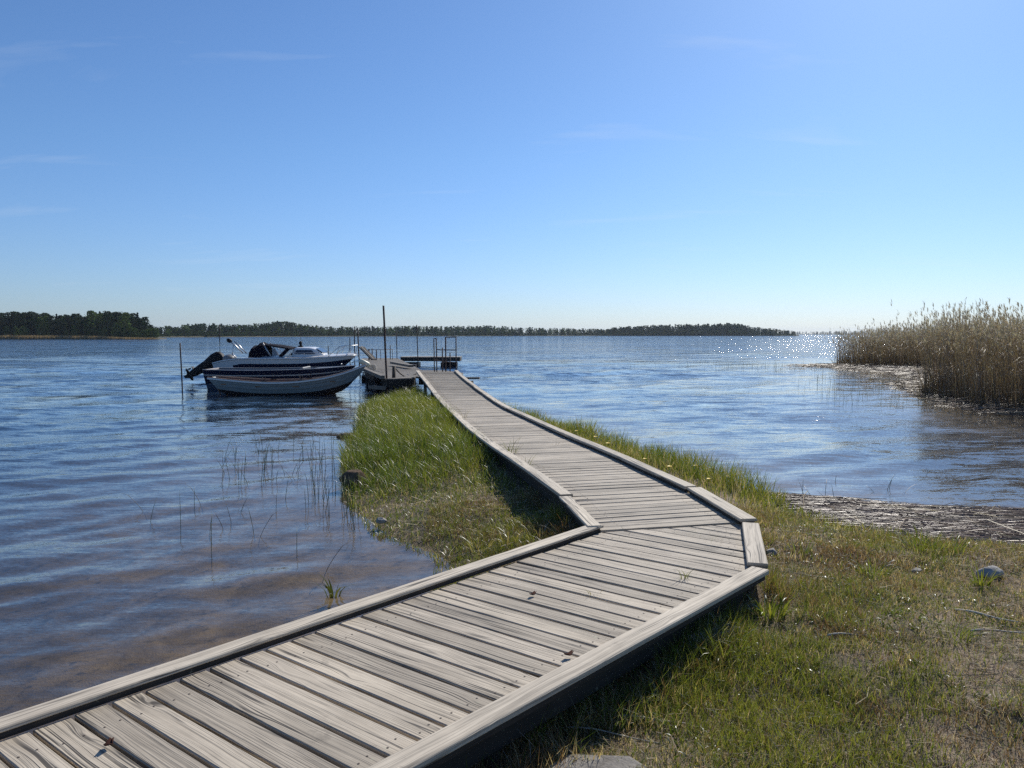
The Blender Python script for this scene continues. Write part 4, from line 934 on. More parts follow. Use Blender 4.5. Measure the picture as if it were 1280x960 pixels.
def shore_strip(name, a, b, dist, depth=70):
    pts = [((px - 640) / FPX * dist(px), dist(px)) for px in np.linspace(a, b, 14)] + [((px - 640) / FPX * (dist(px) + depth), dist(px) + depth) for px in np.linspace(b, a, 14)]
    mb = MB(); k = 14; rows = []
    for f, z in ((0, -2.5), (.02, .3), (.12, .8), (1, 1.2)): rows.append([Vector((pts[i][0] + (pts[27 - i][0] - pts[i][0]) * f, pts[i][1] + (pts[27 - i][1] - pts[i][1]) * f, z)) for i in range(14)])
    mb.grid(rows, 0); tag(mb.build(name, 'farland'), kind='structure')
d1 = lambda px: float(np.interp(px, [150, 260, 420, 770], [430, 500, 620, 850])); d2 = lambda px: 820.0; d3 = lambda px: 2400.0
shore_strip("far_shore", 150, 805, d1); shore_strip("wooded_island", 745, 998, d2); shore_strip("farthest_shore", 960, 1500, d3, 200)
far_wood("far_wood", "long mixed wood along the far shore behind the boats and jetty", [(170, 6), (200, 8), (225, 9), (240, 11), (262, 12), (285, 11), (310, 10), (335, 13), (352, 14.5), (372, 12), (400, 9), (440, 8), (480, 8.5), (540, 8.5), (600, 9.5), (630, 8.5), (680, 7), (752, 5.5), (800, 5)], d1, 1500, ['pine', 'spruce', 'pine', 'birch', 'spruce'], 5)
far_wood("far_wood", "dark wood on the low island far out in the middle", [(748, 4.5), (760, 6.5), (775, 8), (800, 9), (830, 10.5), (865, 11), (900, 11.5), (912, 12.5), (925, 11), (940, 8), (965, 6), (994, 3)], d2, 760, ['pine', 'spruce', 'pine'], 6)
far_wood("far_wood", "faint bluish strip of wood on the horizon left of the reeds", [(960, 1.6), (1000, 3), (1030, 3.2), (1060, 3.6), (1100, 4), (1400, 5)], d3, 560, ['pine', 'spruce'], 7, 120)
# ------------------------------------------------------------------ grass, reeds, litter
def deck_gap(x, y):
    """how far outside the walkway's planks a plan point is (negative under them)"""
    d = -sdf(x, y, [tuple(p) for p in NEAR]); le = np.interp(y, [q[0] for q in LE], [q[1] for q in LE]); re = np.interp(y, [q[0] for q in RE], [q[1] for q in RE])
    d2 = np.maximum(le - x, x - re); d2 = np.where((y > 6.1) & (y < 27.2), d2, 9); return np.minimum(d, d2)
def scatter(n, x0, x1, y0, y1, ok):
    x = RNG.uniform(x0, x1, n); y = RNG.uniform(y0, y1, n); k = ok(x, y); return x[k], y[k]
def rooted(x, y, dz=-.01): return np.stack([x, y, land_h(x, y) + dz], 1)
def tint(n, a, b, f=None, v=.25):
    f = RNG.random(n) if f is None else f; a, b = np.array(a), np.array(b); return (a + (b - a) * f[:, None]) * RNG.uniform(1 - v, 1 + v, (n, 1)) * RNG.uniform(.93, 1.07, (n, 3))
GREEN, LIME, DARKG, STRAW, PALE, BROWN = (.095, .145, .021), (.235, .25, .046), (.035, .062, .014), (.37, .285, .15), (.52, .44, .30), (.13, .085, .045)
parts_g, parts_s = [], []
shore = lambda x, y: sdf(x, y, SHORE)
LITT = [(3.05, 8.95), (3.45, 8.0), (4.2, 7.3), (5.2, 6.95), (6.2, 6.7), (9.5, 6.8), (12, 8.0), (12, 9.3), (9, 9.1), (6.4, 8.95), (5.2, 9.0), (4.4, 9.25), (3.5, 9.75)]
# left spit: tall fresh grass towards the lake end, short dry turf at the near tip
x, y = scatter(170000, -4.6, .7, 6.6, 25.2, lambda x, y: (shore(x, y) > -.08 - .12 * vnoise(x, y, 2.2)) & (x < np.interp(y, [q[0] for q in LE], [q[1] for q in LE]) + .25))
sd_, dg = shore(x, y), deck_gap(x, y); tall = np.clip((y - 9.2 + 1.8 * (fbm(x, y, .8, 2) - .3)) / 2.4, 0, 1); clump = fbm(x, y, 1.6, 9); dens = np.clip((.72 + .28 * tall) * (.25 + 1.5 * clump) * np.clip(1.45 - .03 * y, .5, 1), 0, 1)
k = RNG.random(len(x)) < dens * np.where(dg < .10, .12 * (y < 11), 1); x, y, tall, clump, sd_ = x[k], y[k], tall[k], clump[k], sd_[k]; n = len(x)
h = (.07 + .25 * tall * (.35 + 1.3 * clump)) * RNG.uniform(.45, 1.3, n); dry = RNG.random(n) < np.clip(.27 - .18 * tall - .3 * (clump - .5), .10, .95)
c = np.where(dry[:, None], tint(n, STRAW, PALE, None, .35), tint(n, GREEN, LIME, np.clip(fbm(x, y, .8, 21) * 1.6 - .3 + RNG.normal(0, .2, n), 0, 1)))
h = np.where(dry, h * .75, h)
parts_g.append(blade_arrays(rooted(x, y), h, RNG.uniform(0, 6.28, n), RNG.uniform(.1, 1.0, n), RNG.uniform(.004, .009, n), c))
# right of the walkway: strip of grass between boards and water
x, y = scatter(130000, -1.6, 4.6, 6.0, 22.5, lambda x, y: (shore(x, y) > -.10 - .14 * vnoise(x, y, 2.5)) & (x > np.interp(y, [q[0] for q in RE], [q[1] for q in RE]) - .2) & (sdf(x, y, LITT) < .1))
sd_, dg = shore(x, y), deck_gap(x, y); clump = fbm(x, y, 1.5, 12); wet = np.clip(1 - sd_ / .75, 0, 1); dens = np.clip((.35 + .65 * np.maximum(wet, y > 11)) * (.3 + 1.35 * clump), 0, 1)
k = RNG.random(len(x)) < dens * np.where(dg < .08, .12 * (y < 8), 1); x, y, wet, clump = x[k], y[k], wet[k], clump[k]; n = len(x)
h = (.07 + .05 * np.clip((y - 8) / 4, 0, 1) + .30 * wet * (.25 + 1.2 * clump) * np.clip((y - 7.5) / 2.5, .2, 1)) * RNG.uniform(.55, 1.25, n)
dry = RNG.random(n) < np.clip(.55 - .45 * wet - .03 * (y - 8), .08, .7)
c = np.where(dry[:, None], tint(n, STRAW, PALE, None, .3), tint(n, GREEN, LIME, np.clip(fbm(x, y, .9, 31) * 1.5 - .2 + RNG.normal(0, .2, n), 0, 1)))
parts_g.append(blade_arrays(rooted(x, y), h, RNG.uniform(0, 6.28, n), RNG.uniform(.1, .7, n), RNG.uniform(.0045, .009, n), c))
# the worn bank in front: short turf, straw and bare patches
def bare(x, y): return np.clip(1.3 - np.hypot((x - 2.75) / .75, (y - 4.05) / .8), 0, 1) + np.clip(1.0 - np.hypot((x - 4.2) / 1.1, (y - 4.9) / .7), 0, 1) + np.clip((fbm(x, y, 1.3, 44) - .6) * 5, 0, .8)
near_ok = lambda x, y: (shore(x, y) > .02) & (sdf(x, y, LITT) < .05)
SLAB = [(.17, 2.7), (.55, 2.7), (.56, 3.12), (.50, 3.20), (.26, 3.21), (.17, 3.13)]
x, y = scatter(860000, -.9, 9.5, 1.2, 8.6, lambda x, y: near_ok(x, y) & (RNG.random(len(x)) < np.where(x < .80 * y + 1.0, 1, .55)))
dg = deck_gap(x, y); clump = fbm(x, y, 2.2, 51, 4); patch = fbm(x, y, .9, 52, 3); dens = np.clip((.25 + 1.25 * clump) * (1.15 - np.clip(bare(x, y), 0, 1)), 0, 1) * np.clip(1.25 - .09 * y, .45, 1)
k = (RNG.random(len(x)) < dens * np.where(dg < .02, .22, 1)) & (sdf(x, y, SLAB) < .02); x, y, clump, patch, dg = x[k], y[k], clump[k], patch[k], dg[k]; n = len(x)
edge = np.exp(-np.clip(dg - .05, 0, 9) / .22); dry = RNG.random(n) < np.clip(.40 + 1.6 * (.5 - patch) - .3 * edge, .10, .9)
h = (.028 + .055 * clump + .12 * edge * (clump > .42)) * RNG.uniform(.5, 1.5, n); h = np.where(dry, h * .85, h)
c = np.where(dry[:, None], tint(n, STRAW, PALE, None, .4), tint(n, GREEN, LIME, np.clip(patch * 1.6 - .35 + RNG.normal(0, .22, n), 0, 1)))
br = RNG.random(n) < .08 + .6 * np.clip((fbm(x, y, 1.4, 77) - .52) * 6, 0, 1) + .35 * np.clip((y - 5.2) / 1.5, 0, 1) * (fbm(x, y, 2.5, 78) > .5); c[br] = tint(int(br.sum()), BROWN, (.27, .175, .10))
parts_g.append(blade_arrays(rooted(x, y), h, RNG.uniform(0, 6.28, n), RNG.uniform(.15, .95, n), RNG.uniform(.0022, .0048, n), c, (0, .55, 1)))
# low broad-leaved weeds between the blades
x, y = scatter(16000, -.6, 7.5, 2.2, 8.2, near_ok); k = (fbm(x, y, 1.9, 95) > .52) & (deck_gap(x, y) > .03) & (sdf(x, y, SLAB) < 0) & (bare(x, y) < .6); x, y = x[k], y[k]; n = len(x)
parts_g.append(blade_arrays(rooted(x, y, 0), RNG.uniform(.02, .055, n), RNG.uniform(0, 6.28, n), RNG.uniform(.7, 1.3, n), RNG.uniform(.007, .016, n), tint(n, (.05, .085, .018), (.12, .15, .035), None, .3), (0, .35, .75, 1)))
# straw and stalk bits lying on the turf
def lying(n, x, y, L0, L1, w, col, dz=.012, az=None, tilt=.12):
    az = RNG.uniform(0, 6.28, n) if az is None else az; L = RNG.uniform(L0, L1, n) ; d = np.stack([np.cos(az), np.sin(az), RNG.normal(0, tilt, n)], 1); s = np.stack([-np.sin(az), np.cos(az), RNG.normal(0, .5, n)], 1); s /= np.linalg.norm(s, axis=1)[:, None]
    P = rooted(x, y, 0); P[:, 2] = np.maximum(P[:, 2], 0) + dz * RNG.random(n) + .004; bend = RNG.normal(0, .06, n)[:, None] * L[:, None]; wv = (np.broadcast_to(w, n) / 2)[:, None]; up = np.array([0, 0, 1.0])
    ring = [s * wv, up * wv * 1.1, -s * wv]
    V = []
    for q in (-.5, 0, .5):
        cpt = P + d * (L * q)[:, None] + s * bend * (q == 0)
        V += [cpt + r for r in ring]
    V = np.stack(V, 1).reshape(-1, 3); b = (np.arange(n) * 9)[:, None]; F = [b + np.array([[k * 3 + j, k * 3 + j + 1, k * 3 + 4 + j, k * 3 + 3 + j]]) for k in (0, 1) for j in (0, 1)]
    return V, np.concatenate(F), np.zeros((0, 3), int), np.repeat(col, 9, 0)
x, y = scatter(80000, -.6, 9.5, 1.4, 8.5, near_ok); k = (RNG.random(len(x)) < .25 + .75 * np.clip(bare(x, y) + fbm(x, y, 1.7, 61) - .4, 0, 1)) & (deck_gap(x, y) > .0) & (sdf(x, y, SLAB) < -.02); x, y = x[k], y[k]; n = len(x)
parts_s.append(lying(n, x, y, .02, .12, RNG.uniform(.0016, .0036, n), tint(n, (.17, .11, .065), PALE, RNG.random(n) ** .8, .35), .03, None, .25))
x, y = scatter(2400, -3.6, .7, 6.9, 13, lambda x, y: (shore(x, y) > 0) & (deck_gap(x, y) > 0)); n = len(x)
parts_s.append(lying(n, x, y, .05, .25, RNG.uniform(.003, .006, n), tint(n, STRAW, PALE, None, .35), .04, None, .25))
x, y = scatter(480, .0, 8.0, 1.8, 8.3, near_ok); k = (deck_gap(x, y) > .05) & (sdf(x, y, SLAB) < -.02); x, y = x[k], y[k]; n = len(x)
parts_s.append(lying(n, x, y, .10, .32, RNG.uniform(.0022, .0045, n), tint(n, STRAW, PALE, None, .3), .04, None, .15))
V, A, B, C = join_arrays(parts_g); tag(raw_mesh("grass", V, A, B, 'grass', C), "green and straw coloured grass growing on the banks beside the walkway", "grass", None, 'stuff')
V, A, B, C = join_arrays(parts_s); tag(raw_mesh("straw_litter", V, A, B, 'straw', C), "dry straw bits strewn over the grassy banks", "straw", None, 'stuff')
# mat of washed-up reed stalks along the right shore
def in_lit(x, y): return sdf(x, y, LITT) > -.12 * vnoise(x, y, 3)
x, y = scatter(70000, 3.0, 12, 6.5, 9.9, in_lit); k = RNG.random(len(x)) < np.clip(.35 + .9 * fbm(x * .5, y * 2.2, 1.2, 71), 0, 1); x, y = x[k], y[k]; n = len(x)
P1 = lying(n, x, y, .12, .6, RNG.uniform(.0032, .0065, n), tint(n, (.08, .058, .05), (.36, .285, .24), RNG.random(n) ** 1.3, .35), .05, RNG.normal(-.10, .16, n), .02)
x, y = scatter(260, 3.2, 11, 6.9, 9.5, in_lit); n = len(x); P2 = lying(n, x, y, .3, .9, RNG.uniform(.005, .009, n), tint(n, STRAW, PALE, None, .3), .09, RNG.uniform(0, 6.28, n), .10)
x, y = scatter(700, 3.0, 4.6, 8.6, 10.0, lambda x, y: sdf(x, y, [(2.9, 9.9), (3.3, 9.15), (4.6, 9.0), (4.9, 9.25), (3.3, 10.1)]) > -.05); n = len(x); P3 = lying(n, x, y, .3, 1.0, RNG.uniform(.005, .009, n), tint(n, (.10, .075, .06), (.25, .2, .15), None, .35), .03, RNG.normal(-.35, .10, n), .01)
V, A, B, C = join_arrays([P1, P2, P3]); tag(raw_mesh("reed_litter", V, A, B, 'litter', C), "mat of washed up broken reed stalks along the near right shore", "reed litter", None, 'stuff')
# litter flat in front of the reed bed
FLAT = [(12.6, 19.6), (13.0, 22.6), (14.2, 26.5), (15.9, 31.8), (19.2, 36.5), (20.4, 42.5), (19.8, 47.5), (18.2, 51), (22, 53), (30, 50), (28, 36), (20, 31), (17, 24), (15, 19)]
x, y = scatter(60000, 12, 30, 18, 53, lambda x, y: sdf(x, y, FLAT) > -.3); k = RNG.random(len(x)) < .15 + np.exp(-np.abs(shore(x, y) - .2) / .6); x, y = x[k], y[k]; n = len(x)
V, A, B, C = lying(n, x, y, .2, .9, RNG.uniform(.010, .022, n), tint(n, (.085, .062, .048), (.34, .27, .20), RNG.random(n) ** 1.4, .3), .08, RNG.normal(.1, .5, n), .05)
tag(raw_mesh("reed_litter", V, A, B, 'litter', C), "pale broken reed stalks washed up at the foot of the reed bed", "reed litter", None, 'stuff')

# the dead reed bed on the right
def reed_arrays(x, y, hmul, seed):
    n = len(x); P = rooted(x, y, -.05); P[:, 2] = np.maximum(P[:, 2], -.15); H = (RNG.uniform(1.75, 2.8, n) + np.clip(RNG.normal(0, .22, n), -.2, .5)) * hmul * (.86 + .28 * fbm(x, y, .6, 91)) * np.where(y > 42, np.clip(.70 + .04 * (x - 20.5), .65, 1), 1); az = RNG.normal(2.6, .8, n); ln = np.where(RNG.random(n) < .08, RNG.uniform(.4, .9, n), RNG.uniform(.02, .26, n)); dist = np.hypot(x, y); w = .0045 + .00021 * dist
    colr = tint(n, (.178, .132, .098), (.318, .25, .188), None, .3); out = [blade_arrays(P, H, az, ln, w, colr, (0, .4, .75, 1))]
    for k in range(3):                                     # long leaves along the stem
        m = RNG.random(n) < .75; q = RNG.uniform(.3, .85, n)[m]; top = P[m].copy(); top[:, 2] += H[m] * q; a2 = RNG.uniform(0, 6.28, m.sum())
        out.append(blade_arrays(top, RNG.uniform(.25, .5, m.sum()), a2, RNG.uniform(.5, 1.3, m.sum()), w[m] * 1.5, tint(m.sum(), (.18, .135, .09), (.33, .26, .18), None, .3), (0, .5, 1), .3))
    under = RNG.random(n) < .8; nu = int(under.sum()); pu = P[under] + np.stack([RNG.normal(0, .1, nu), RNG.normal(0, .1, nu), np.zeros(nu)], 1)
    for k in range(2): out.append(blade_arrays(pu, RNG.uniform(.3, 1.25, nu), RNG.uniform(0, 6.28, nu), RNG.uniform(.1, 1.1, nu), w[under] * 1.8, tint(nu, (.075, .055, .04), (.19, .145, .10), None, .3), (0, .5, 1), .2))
    m = RNG.random(n) < .8; top = P[m].copy(); d = np.stack([np.cos(az[m]), np.sin(az[m])], 1); top[:, :2] += d * (H[m] * ln[m])[:, None]; top[:, 2] += H[m] * .965
    for k in range(7):                                     # feathery plume
        t2 = top.copy(); t2[:, 2] += RNG.uniform(-.13, .05, len(t2)); out.append(blade_arrays(t2, RNG.uniform(.09, .20, len(t2)), RNG.normal(2.9, .9, len(t2)), RNG.uniform(.3, 1.1, len(t2)), w[m] * 1.5, tint(len(t2), (.33, .28, .225), (.56, .50, .42), None, .25), (0, .5, 1), .25))
    return out
R1 = [(13.75, 20.4), (13.6, 23), (14.3, 26.0), (15.2, 28.2), (17.5, 29.5), (21, 30.5), (30, 31), (30, 18), (18, 15.5), (15.5, 17.5)]
R2 = [(21.3, 49.8), (22.2, 48.2), (24, 47.2), (26.5, 46.6), (31, 45.5), (38, 45), (42, 50), (40, 58), (28, 58), (23.0, 54)]
x, y = scatter(22000, 13, 30, 15, 31.5, lambda x, y: sdf(x, y, R1) > -.25 * vnoise(x, y, 1.5)); e = sdf(x, y, R1); k = RNG.random(len(x)) < np.clip(1.15 - .16 * e, .16, 1) * (.5 + .7 * fbm(x, y, .7, 81)); reeds = reed_arrays(x[k], y[k], 1.0, 1)
x, y = scatter(12000, 20.5, 42, 44, 58, lambda x, y: sdf(x, y, R2) > -.5 * vnoise(x, y, 1)); k = RNG.random(len(x)) < np.clip((x - 20.4) / 5, .12, 1) * np.clip(1.2 - .12 * sdf(x, y, R2), .3, 1); reeds += reed_arrays(x[k], y[k], .98, 2)
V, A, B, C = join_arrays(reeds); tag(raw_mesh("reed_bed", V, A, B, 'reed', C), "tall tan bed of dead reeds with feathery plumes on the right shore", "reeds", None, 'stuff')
# thin young rushes out in the water before the reed bed
x, y = scatter(2600, 6, 22, 28, 62, lambda x, y: (np.abs(y - (47 + 3 * (vnoise(x, y, .3) - .5)) - .0 * x) < 5.0 * np.clip((x - 6) / 9, .25, 1)) & (shore(x, y) < -.2)); k = RNG.random(len(x)) < np.clip((x - 5) / 12, .1, 1) * (.3 + vnoise(x, y, .5)); x, y = x[k], y[k]
x2, y2 = scatter(420, 9.5, 18, 21, 38, lambda x, y: (shore(x, y) < -.2) & (shore(x, y) > -4.5)); x, y = np.concatenate([x, x2]), np.concatenate([y, y2]); n = len(x)
V, A, B, C = blade_arrays(np.stack([x, y, np.full(n, -.3)], 1), RNG.uniform(.5, 1.0, n) * np.where(y > 41, .75, 1), RNG.uniform(0, 6.28, n), RNG.uniform(.02, .2, n), .004 + .00022 * y, tint(n, (.045, .055, .025), (.11, .10, .05), None, .3), (0, .5, 1))
tag(raw_mesh("rush_belt", V, A, B, 'grass', C), "thin green rushes standing in the shallow water off the reed bed", "rushes", None, 'stuff')

# single rush stalks, each one countable
def stalk(x, y, h, lean, az, bent, w, col):
    pts = []; d = Vector((math.cos(az), math.sin(az), 0)); 
    for k in range(6):
        q = k / 5; pts.append(d * (lean * h * q ** 1.6) + Vector((0, 0, -.35 + (h + .35) * q)))
    if bent: tip = pts[-1].copy(); pts[-1] = tip - Vector((0, 0, h * .10)) + d * h * .03; pts.append(tip + d * h * .22 - Vector((0, 0, h * .30)))
    mb = MB(); mb.tube(pts, [w] * (len(pts) - 2) + [w * .7, w * .25], 5); return mb.build("rush_stalk", col, None, (x, y, 0))
M['rush'] = paint("rush_green", (0.06, 0.085, 0.028), 0.5, 0, .3, 5); M['rushbrown'] = paint("rush_brown", (0.075, 0.06, 0.04), 0.6, 0, .3, 5)
protoS = []
for k in range(6): o = stalk(0, 0, 1.0, (.03, .1, .18, .05, .12, .25)[k], 0, k in (3, 5), .0028, 'rush' if k < 4 else 'rushbrown'); protoS.append([o, False])
def put_stalk(px, py, h, label, group, kind=None):
    k = random.choice([0, 0, 1, 1, 2, 3, 4, 5]) if kind is None else kind; o, used = protoS[k]
    if used: o = o.copy(); COL.objects.link(o)
    protoS[k][1] = True; x, y = G(px, py); o.location = (x, y, 0); o.scale = (.8 + .03 * y, .8 + .03 * y, h); o.rotation_euler = (random.gauss(0, .04), random.gauss(0, .04), random.uniform(0, 6.28)); tag(o, label, "rush", group)
LA = "thin rush stalk standing in the bay left of the grassy spit"
for _ in range(46): px, py = random.uniform(275, 400), random.uniform(556, 608); put_stalk(px, py, random.uniform(.18, .42), LA, "rush stalks in the left bay")
for _ in range(30): px = random.gauss(403, 10); put_stalk(px, random.uniform(560, 645), random.uniform(.25, .5), LA, "rush stalks in the left bay", random.choice([0, 1, 0, 3]))
for px, py, h in ((183, 640, .30), (187, 652, .26), (226, 660, .42), (243, 634, .26), (254, 633, .28), (262, 668, .22), (264, 692, .42), (280, 660, .22), (290, 654, .24), (318, 665, .34), (322, 672, .28), (345, 640, .24), (371, 690, .24), (403, 716, .30), (330, 590, .35), (356, 624, .3), (300, 640, .2), (279, 586, .26)): put_stalk(px, py, h, LA, "rush stalks in the left bay")
LB = "single dark rush stalk standing in the shallow right bay near the reed litter"
for px, py, h in ((1003, 618, .22), (1008, 628, .30), (1017, 625, .16), (1031, 626, .24), (1036, 627, .15), (1043, 626, .22), (1108, 612, .22), (1111, 611, .16), (1093, 615, .08), (1130, 616, .07), (1044, 601, .09), (1160, 590, .08), (1245, 622, .07)): put_stalk(px, py, h, LB, "rush stalks in the right bay")
LC = "thin green rush stalk standing at the water's edge of the grassy spit"
for _ in range(16): px = random.uniform(426, 450); put_stalk(px, np.interp(px, [428, 450], [640, 668]) + random.uniform(-30, 8), random.uniform(.25, .5), LC, "rush stalks at the spit's edge", random.choice([0, 1, 2]))
for _ in range(20): px = random.uniform(440, 476); put_stalk(px, np.interp(px, [440, 476], [560, 512]), random.uniform(.4, .8), LC, "rush stalks at the spit's edge", random.choice([0, 1, 2]))

# single tufts and flowers
def tuft(name, label, cat, at, n, h, w, spread, cols, mat='grass', lean=(.3, 1.1), group=None):
    P = np.zeros((n, 3)); a = RNG.uniform(0, 6.28, n); rr = spread * np.sqrt(RNG.random(n)); P[:, 0], P[:, 1] = rr * np.cos(a), rr * np.sin(a); P[:, 2] = -.015
    V, A, B, C = blade_arrays(P, h * RNG.uniform(.5, 1.1, n), a + RNG.normal(0, .5, n), RNG.uniform(*lean, n), w * RNG.uniform(.7, 1.2, n), tint(n, *cols), (0, .3, .6, .85, 1), .15)
    o = raw_mesh(name, V, A, B, mat, C); o.location = at; return tag(o, label, cat, group)
def ground_at(px, py, z=.22, lift=0.0):
    x, y = G(px, py, z); z = float(land_h(np.array([x]), np.array([y]))[0]); x, y = G(px, py, z); return (x, y, float(land_h(np.array([x]), np.array([y]))[0]) + lift)
deck_at = lambda px, py: (*G(px, py, DZ), DZ)
YG = ((.10, .125, .02), (.19, .20, .04))
for px, py, n, h, w, sp, lab in ((640, 566, 22, .30, .007, .10, "green grass tuft growing between boards midway along the long walkway, the taller one"), (656, 586, 12, .22, .006, .06, "small grass tuft growing between boards just nearer than the taller one"), (580, 524, 6, .45, .006, .03, "few long grass blades at the left kerb near the ramp"), (694, 556, 5, .14, .005, .05, "sparse grass sprig lying by the right kerb of the long walkway"), (854, 722, 12, .12, .005, .03, "small spiky green weed on the boards near the bend's right corner"), (742, 742, 8, .10, .0035, .05, "thin dry weed sprig sprouting from a board gap on the near walkway")):
    tuft("grass_tuft", lab, "grass tuft", deck_at(px, py), n, h, w, sp, YG if n > 8 else ((.16, .14, .05), (.25, .22, .09)), 'grass', (.4, 1.3))
for px, py, n, h, w, sp, lab in ((905, 822, 70, .22, .010, .09, "lush broad bladed grass tuft right of the near kerb, below the bend corner"), (962, 772, 60, .17, .013, .10, "bright leafy grass tuft at the outer bend corner"), (880, 838, 70, .20, .007, .10, "reddish tinged grass clump near the flat pale board"), (655, 935, 46, .26, .006, .08, "yellowish grass tuft at the left edge of the concrete slab"), (712, 905, 60, .22, .006, .12, "upright green grass tuft in the walkway's shade behind the concrete slab"), (1092, 722, 60, .18, .007, .10, "spiky yellow green grass tuft in the middle of the right bank"), (1155, 688, 80, .22, .008, .16, "dark green grass tuft against the reed litter"), (1228, 735, 26, .20, .009, .05, "narrow bright grass tuft in front of the grey rock"), (1190, 690, 70, .2, .007, .2, "broad green grass clump between reed litter and grey rock"), (1192, 800, 46, .16, .006, .10, "green grass tuft left of the bare soil patch"), (1000, 690, 40, .15, .006, .1, "grass tuft behind the pale stone at the bend")):
    tuft("grass_tuft", lab, "grass tuft", ground_at(px, py), n, h, w, sp, (GREEN, LIME) if 'reddish' not in lab else ((.14, .075, .035), (.11, .11, .03)), 'grass', (.2, .9))
tuft("leafy_sprig", "small leafy water plant poking out of the shallow water left of the near walkway", "water plant", (*G(418, 745), 0.0), 16, .22, .016, .05, ((.05, .07, .02), (.10, .11, .035)), 'grass', (.3, 1.0))
for px, py, n, h in ((600, 690, 40, .20), (640, 678, 40, .22), (672, 668, 40, .20), (700, 655, 30, .2), (560, 700, 30, .14)):
    tuft("grass_tuft", "grass tuft growing along the near kerb's lake side by the bend", "grass tuft", ground_at(px, py, .1), n, h, .007, .12, (STRAW, LIME), 'grass', (.3, 1.0), "tufts along the near kerb's lake side")
M['petal'] = paint("dandelion_yellow", (0.75, 0.55, 0.03), .6, 0, .15, 40); M['stemgreen'] = paint("stem_green", (.09, .13, .03), .5)
fl0 = None
for px, py in ((690, 527), (800, 563), (817, 563), (851, 573), (806, 577), (838, 590), (760, 560), (720, 541), (745, 548), (885, 602), (910, 598), (868, 586)):
    x, y, z = ground_at(px, py + 8, .15)
    if fl0 is None:
        fl0 = thing("dandelion", "pale yellow dandelion in the grass strip right of the long walkway", "flower", (0, 0, 0), 0, "dandelions right of the walkway")
        MB().tube([(0, 0, -.02), (.01, 0, .08), (.012, .005, .17)], .003, 5).build("stem", 'stemgreen', fl0)
        f_ = MB()
        for ring, (r_, zz, nn) in enumerate(((.034, .172, 14), (.022, .180, 12), (.011, .186, 8))):
            for k in range(nn):
                a = 2 * PI * k / nn + ring * .2; c0 = Vector((.012, .005, zz - .004)); q = Vector((math.cos(a), math.sin(a), .25)) * r_; s = Vector((-math.sin(a), math.cos(a), 0)) * r_ * .2; f_.poly([c0 - s * .5, c0 + s * .5, c0 + q + s, c0 + q - s])
        f_.build("flower_head", 'petal', fl0); o = fl0; o.location = (x, y, z)
    else: o = dup(fl0, (x, y, z), random.uniform(0, 6.28), random.uniform(.7, 1.15))

# stones, slab, sticks
def rock(name, label, at, size, mat, seed, flat=1.0, rz=0.0):
    bm = bmesh.new(); bmesh.ops.create_icosphere(bm, subdivisions=4, radius=1.0); R = random.Random(seed); off = Vector((R.random() * 40, R.random() * 40, R.random() * 40))
    planes = [(Vector((R.gauss(0, 1), R.gauss(0, 1), R.gauss(0, 1))).normalized(), R.uniform(.55, .85)) for _ in range(9)]
    from mathutils import noise as mn
    for v in bm.verts:
        p = v.co.copy()
        for nrm_, dd in planes:
            e = p.dot(nrm_) - dd
            if e > 0: p -= nrm_ * e * .9
        v.co = p * (1 + .10 * mn.fractal(p * 1.6 + off, 1.0, 2.0, 4) + .03 * mn.noise(p * 9 + off)); v.co = Vector((v.co.x * size[0], v.co.y * size[1], v.co.z * size[2]))
    me = bpy.data.meshes.new(name); bm.to_mesh(me); bm.free(); me.materials.append(M[mat])
    for p in me.polygons: p.use_smooth = True
    o = bpy.data.objects.new(name, me); COL.objects.link(o); o.location = at; o.rotation_euler = (0, 0, rz); return tag(o, label, "rock")
x, y = G(441, 611); rock("rock", "brown rock in the water at the left edge of the grassy spit", (x, y, .10), (.20, .16, .17), 'brownrock', 3)
x, y = G(441, 546); rock("rock", "low dark flat stone in the water beside the spit's tall grass", (x, y, .0), (.34, .16, .09), 'brownrock', 9)
x, y, z = ground_at(1237, 722); rock("rock", "grey flat topped rock on the right bank near the reed litter", (x, y, z + .03), (.105, .075, .06), 'rock', 12, rz=.3)
x, y, z = ground_at(962, 696); rock("rock", "small pale stone right of the bend's short kerb", (x, y, z + .015), (.06, .05, .045), 'palerock', 21)
x, y, z = ground_at(1145, 716); rock("rock", "small pale pebble in the grass between yellowish tuft and grey rock", (x, y, z + .015), (.05, .04, .03), 'palerock', 25)
x, y = G(452, 655); rock("rock", "small light stone among the dry turf at the spit's tip", (x + .25, y - .2, .09), (.07, .05, .035), 'palerock', 31)
cz = float(np.mean(land_h(np.array([.25, .4, .5]), np.array([2.9, 3.0, 3.1])))); mb = MB(); mb.prism([(p[0] + random.uniform(-.008, .008), p[1]) for p in [(.15, 2.6), (.57, 2.6), (.575, 2.95), (.57, 3.15), (.51, 3.235), (.38, 3.24), (.25, 3.25), (.15, 3.15)]], cz - .08, cz + .014)
o = mb.build("paving_slab", 'concrete'); tag(o, "worn grey concrete slab set in the grass at the bottom, beside the near kerb", "slab"); bv = o.modifiers.new("edge", 'BEVEL'); bv.width = .008; bv.segments = 2
x, y, z = ground_at(893, 803); o = MB().beam((-.17, -.03, 0), (.17, .04, .012), .10, .028).build("board_offcut", 'kerb', None, (x, y, z + .05)); o.rotation_euler = (0, 0, .35); tag(o, "pale flat wooden board end poking from the grass right of the near kerb", "board")
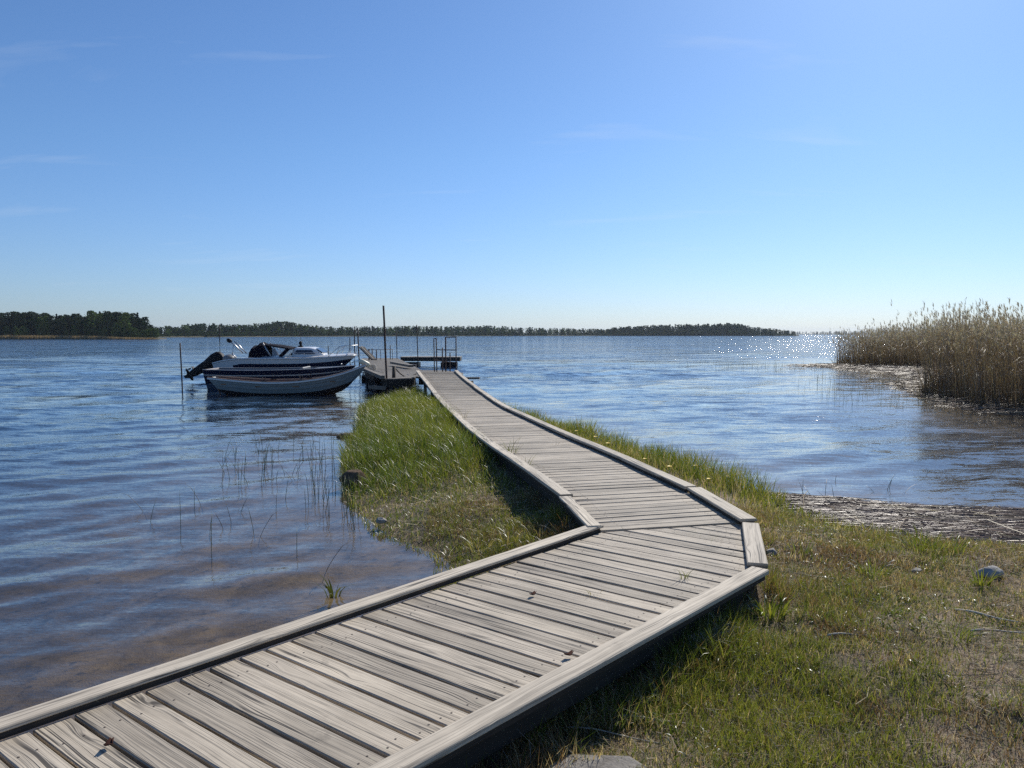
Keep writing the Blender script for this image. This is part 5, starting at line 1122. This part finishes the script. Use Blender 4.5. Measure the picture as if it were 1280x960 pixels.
def stick(label, px, py, L, az, rad, mat='ropelight', curve=.06):
    x, y, z = ground_at(px, py); d = Vector((math.cos(az), math.sin(az), 0)); s = Vector((-d.y, d.x, 0)); pts = [d * L * (q - .5) + s * L * curve * math.sin(q * 3.1) + Vector((0, 0, .022 + .006 * math.sin(q * 7))) for q in np.linspace(0, 1, 8)]
    tag(MB().tube(pts, [rad, rad, rad * .95, rad * .9, rad * .8, rad * .75, rad * .6, rad * .4], 6).build("stick", mat, None, (x, y, z)), label, "stick")
stick("pale bleached stick lying in the shaded grass behind the concrete slab", 812, 906, .34, -.2, .009)
stick("thin grey stick lying on the turf in the middle of the right bank", 1065, 797, .30, .02, .006)
stick("pale twig lying across the bare soil near the right edge", 1255, 800, .42, -.1, .006)
stick("broken forked stick among pale litter right of the grass tuft", 1232, 775, .35, -.7, .008)
stick("long thin dry stem lying beside the concrete slab", 765, 925, .45, -.35, .004)
# dark fallen leaves on the near boards
M['deadleaf'] = paint("dead_leaf_brown", (.045, .022, .018), .9, 0, .3, 30, spec=.05)
for px, py, lab in ((711, 822, "dark curled leaf against the near kerb's inner side"), (666, 746, "small black crumb of leaf on the middle of the near boards"), (136, 935, "dark torn leaf lying on a board at the bottom left")):
    x, y = G(px, py, DZ); mb = MB(); mb.grid([[Vector((.028 * (i - 1), .016 * (j - 1) * (1 if i == 1 else .5), .012 + .012 * abs(i - 1) + .006 * (j - 1) ** 2)) for j in range(3)] for i in range(3)]); o = mb.build("fallen_leaf", 'deadleaf', None, (x, y, DZ - .002)); o.rotation_euler = (0, 0, random.uniform(0, 6)); o.modifiers.new("thickness", 'SOLIDIFY').thickness = .002; tag(o, lab, "leaf")
# ------------------------------------------------------------------ the thin haze over the lake
t = NT("lake_haze"); v = t.n("VolumePrincipled", {'Color': (0.75, 0.87, 1.0), 'Density': 0.00009, 'Anisotropy': 0.25}); t.t.links.new(v.outputs[0], t.out.inputs['Volume']); t.m.cycles.volume_sampling = 'MULTIPLE_IMPORTANCE'; M['haze'] = t.m
mb = MB(); mb.prism([(-6000, -290), (6000, -290), (6000, 6800), (-6000, 6800)], -4.2, 45.0); tag(mb.build("haze", 'haze'), kind='stuff')
SC.cycles.volume_bounces = 0
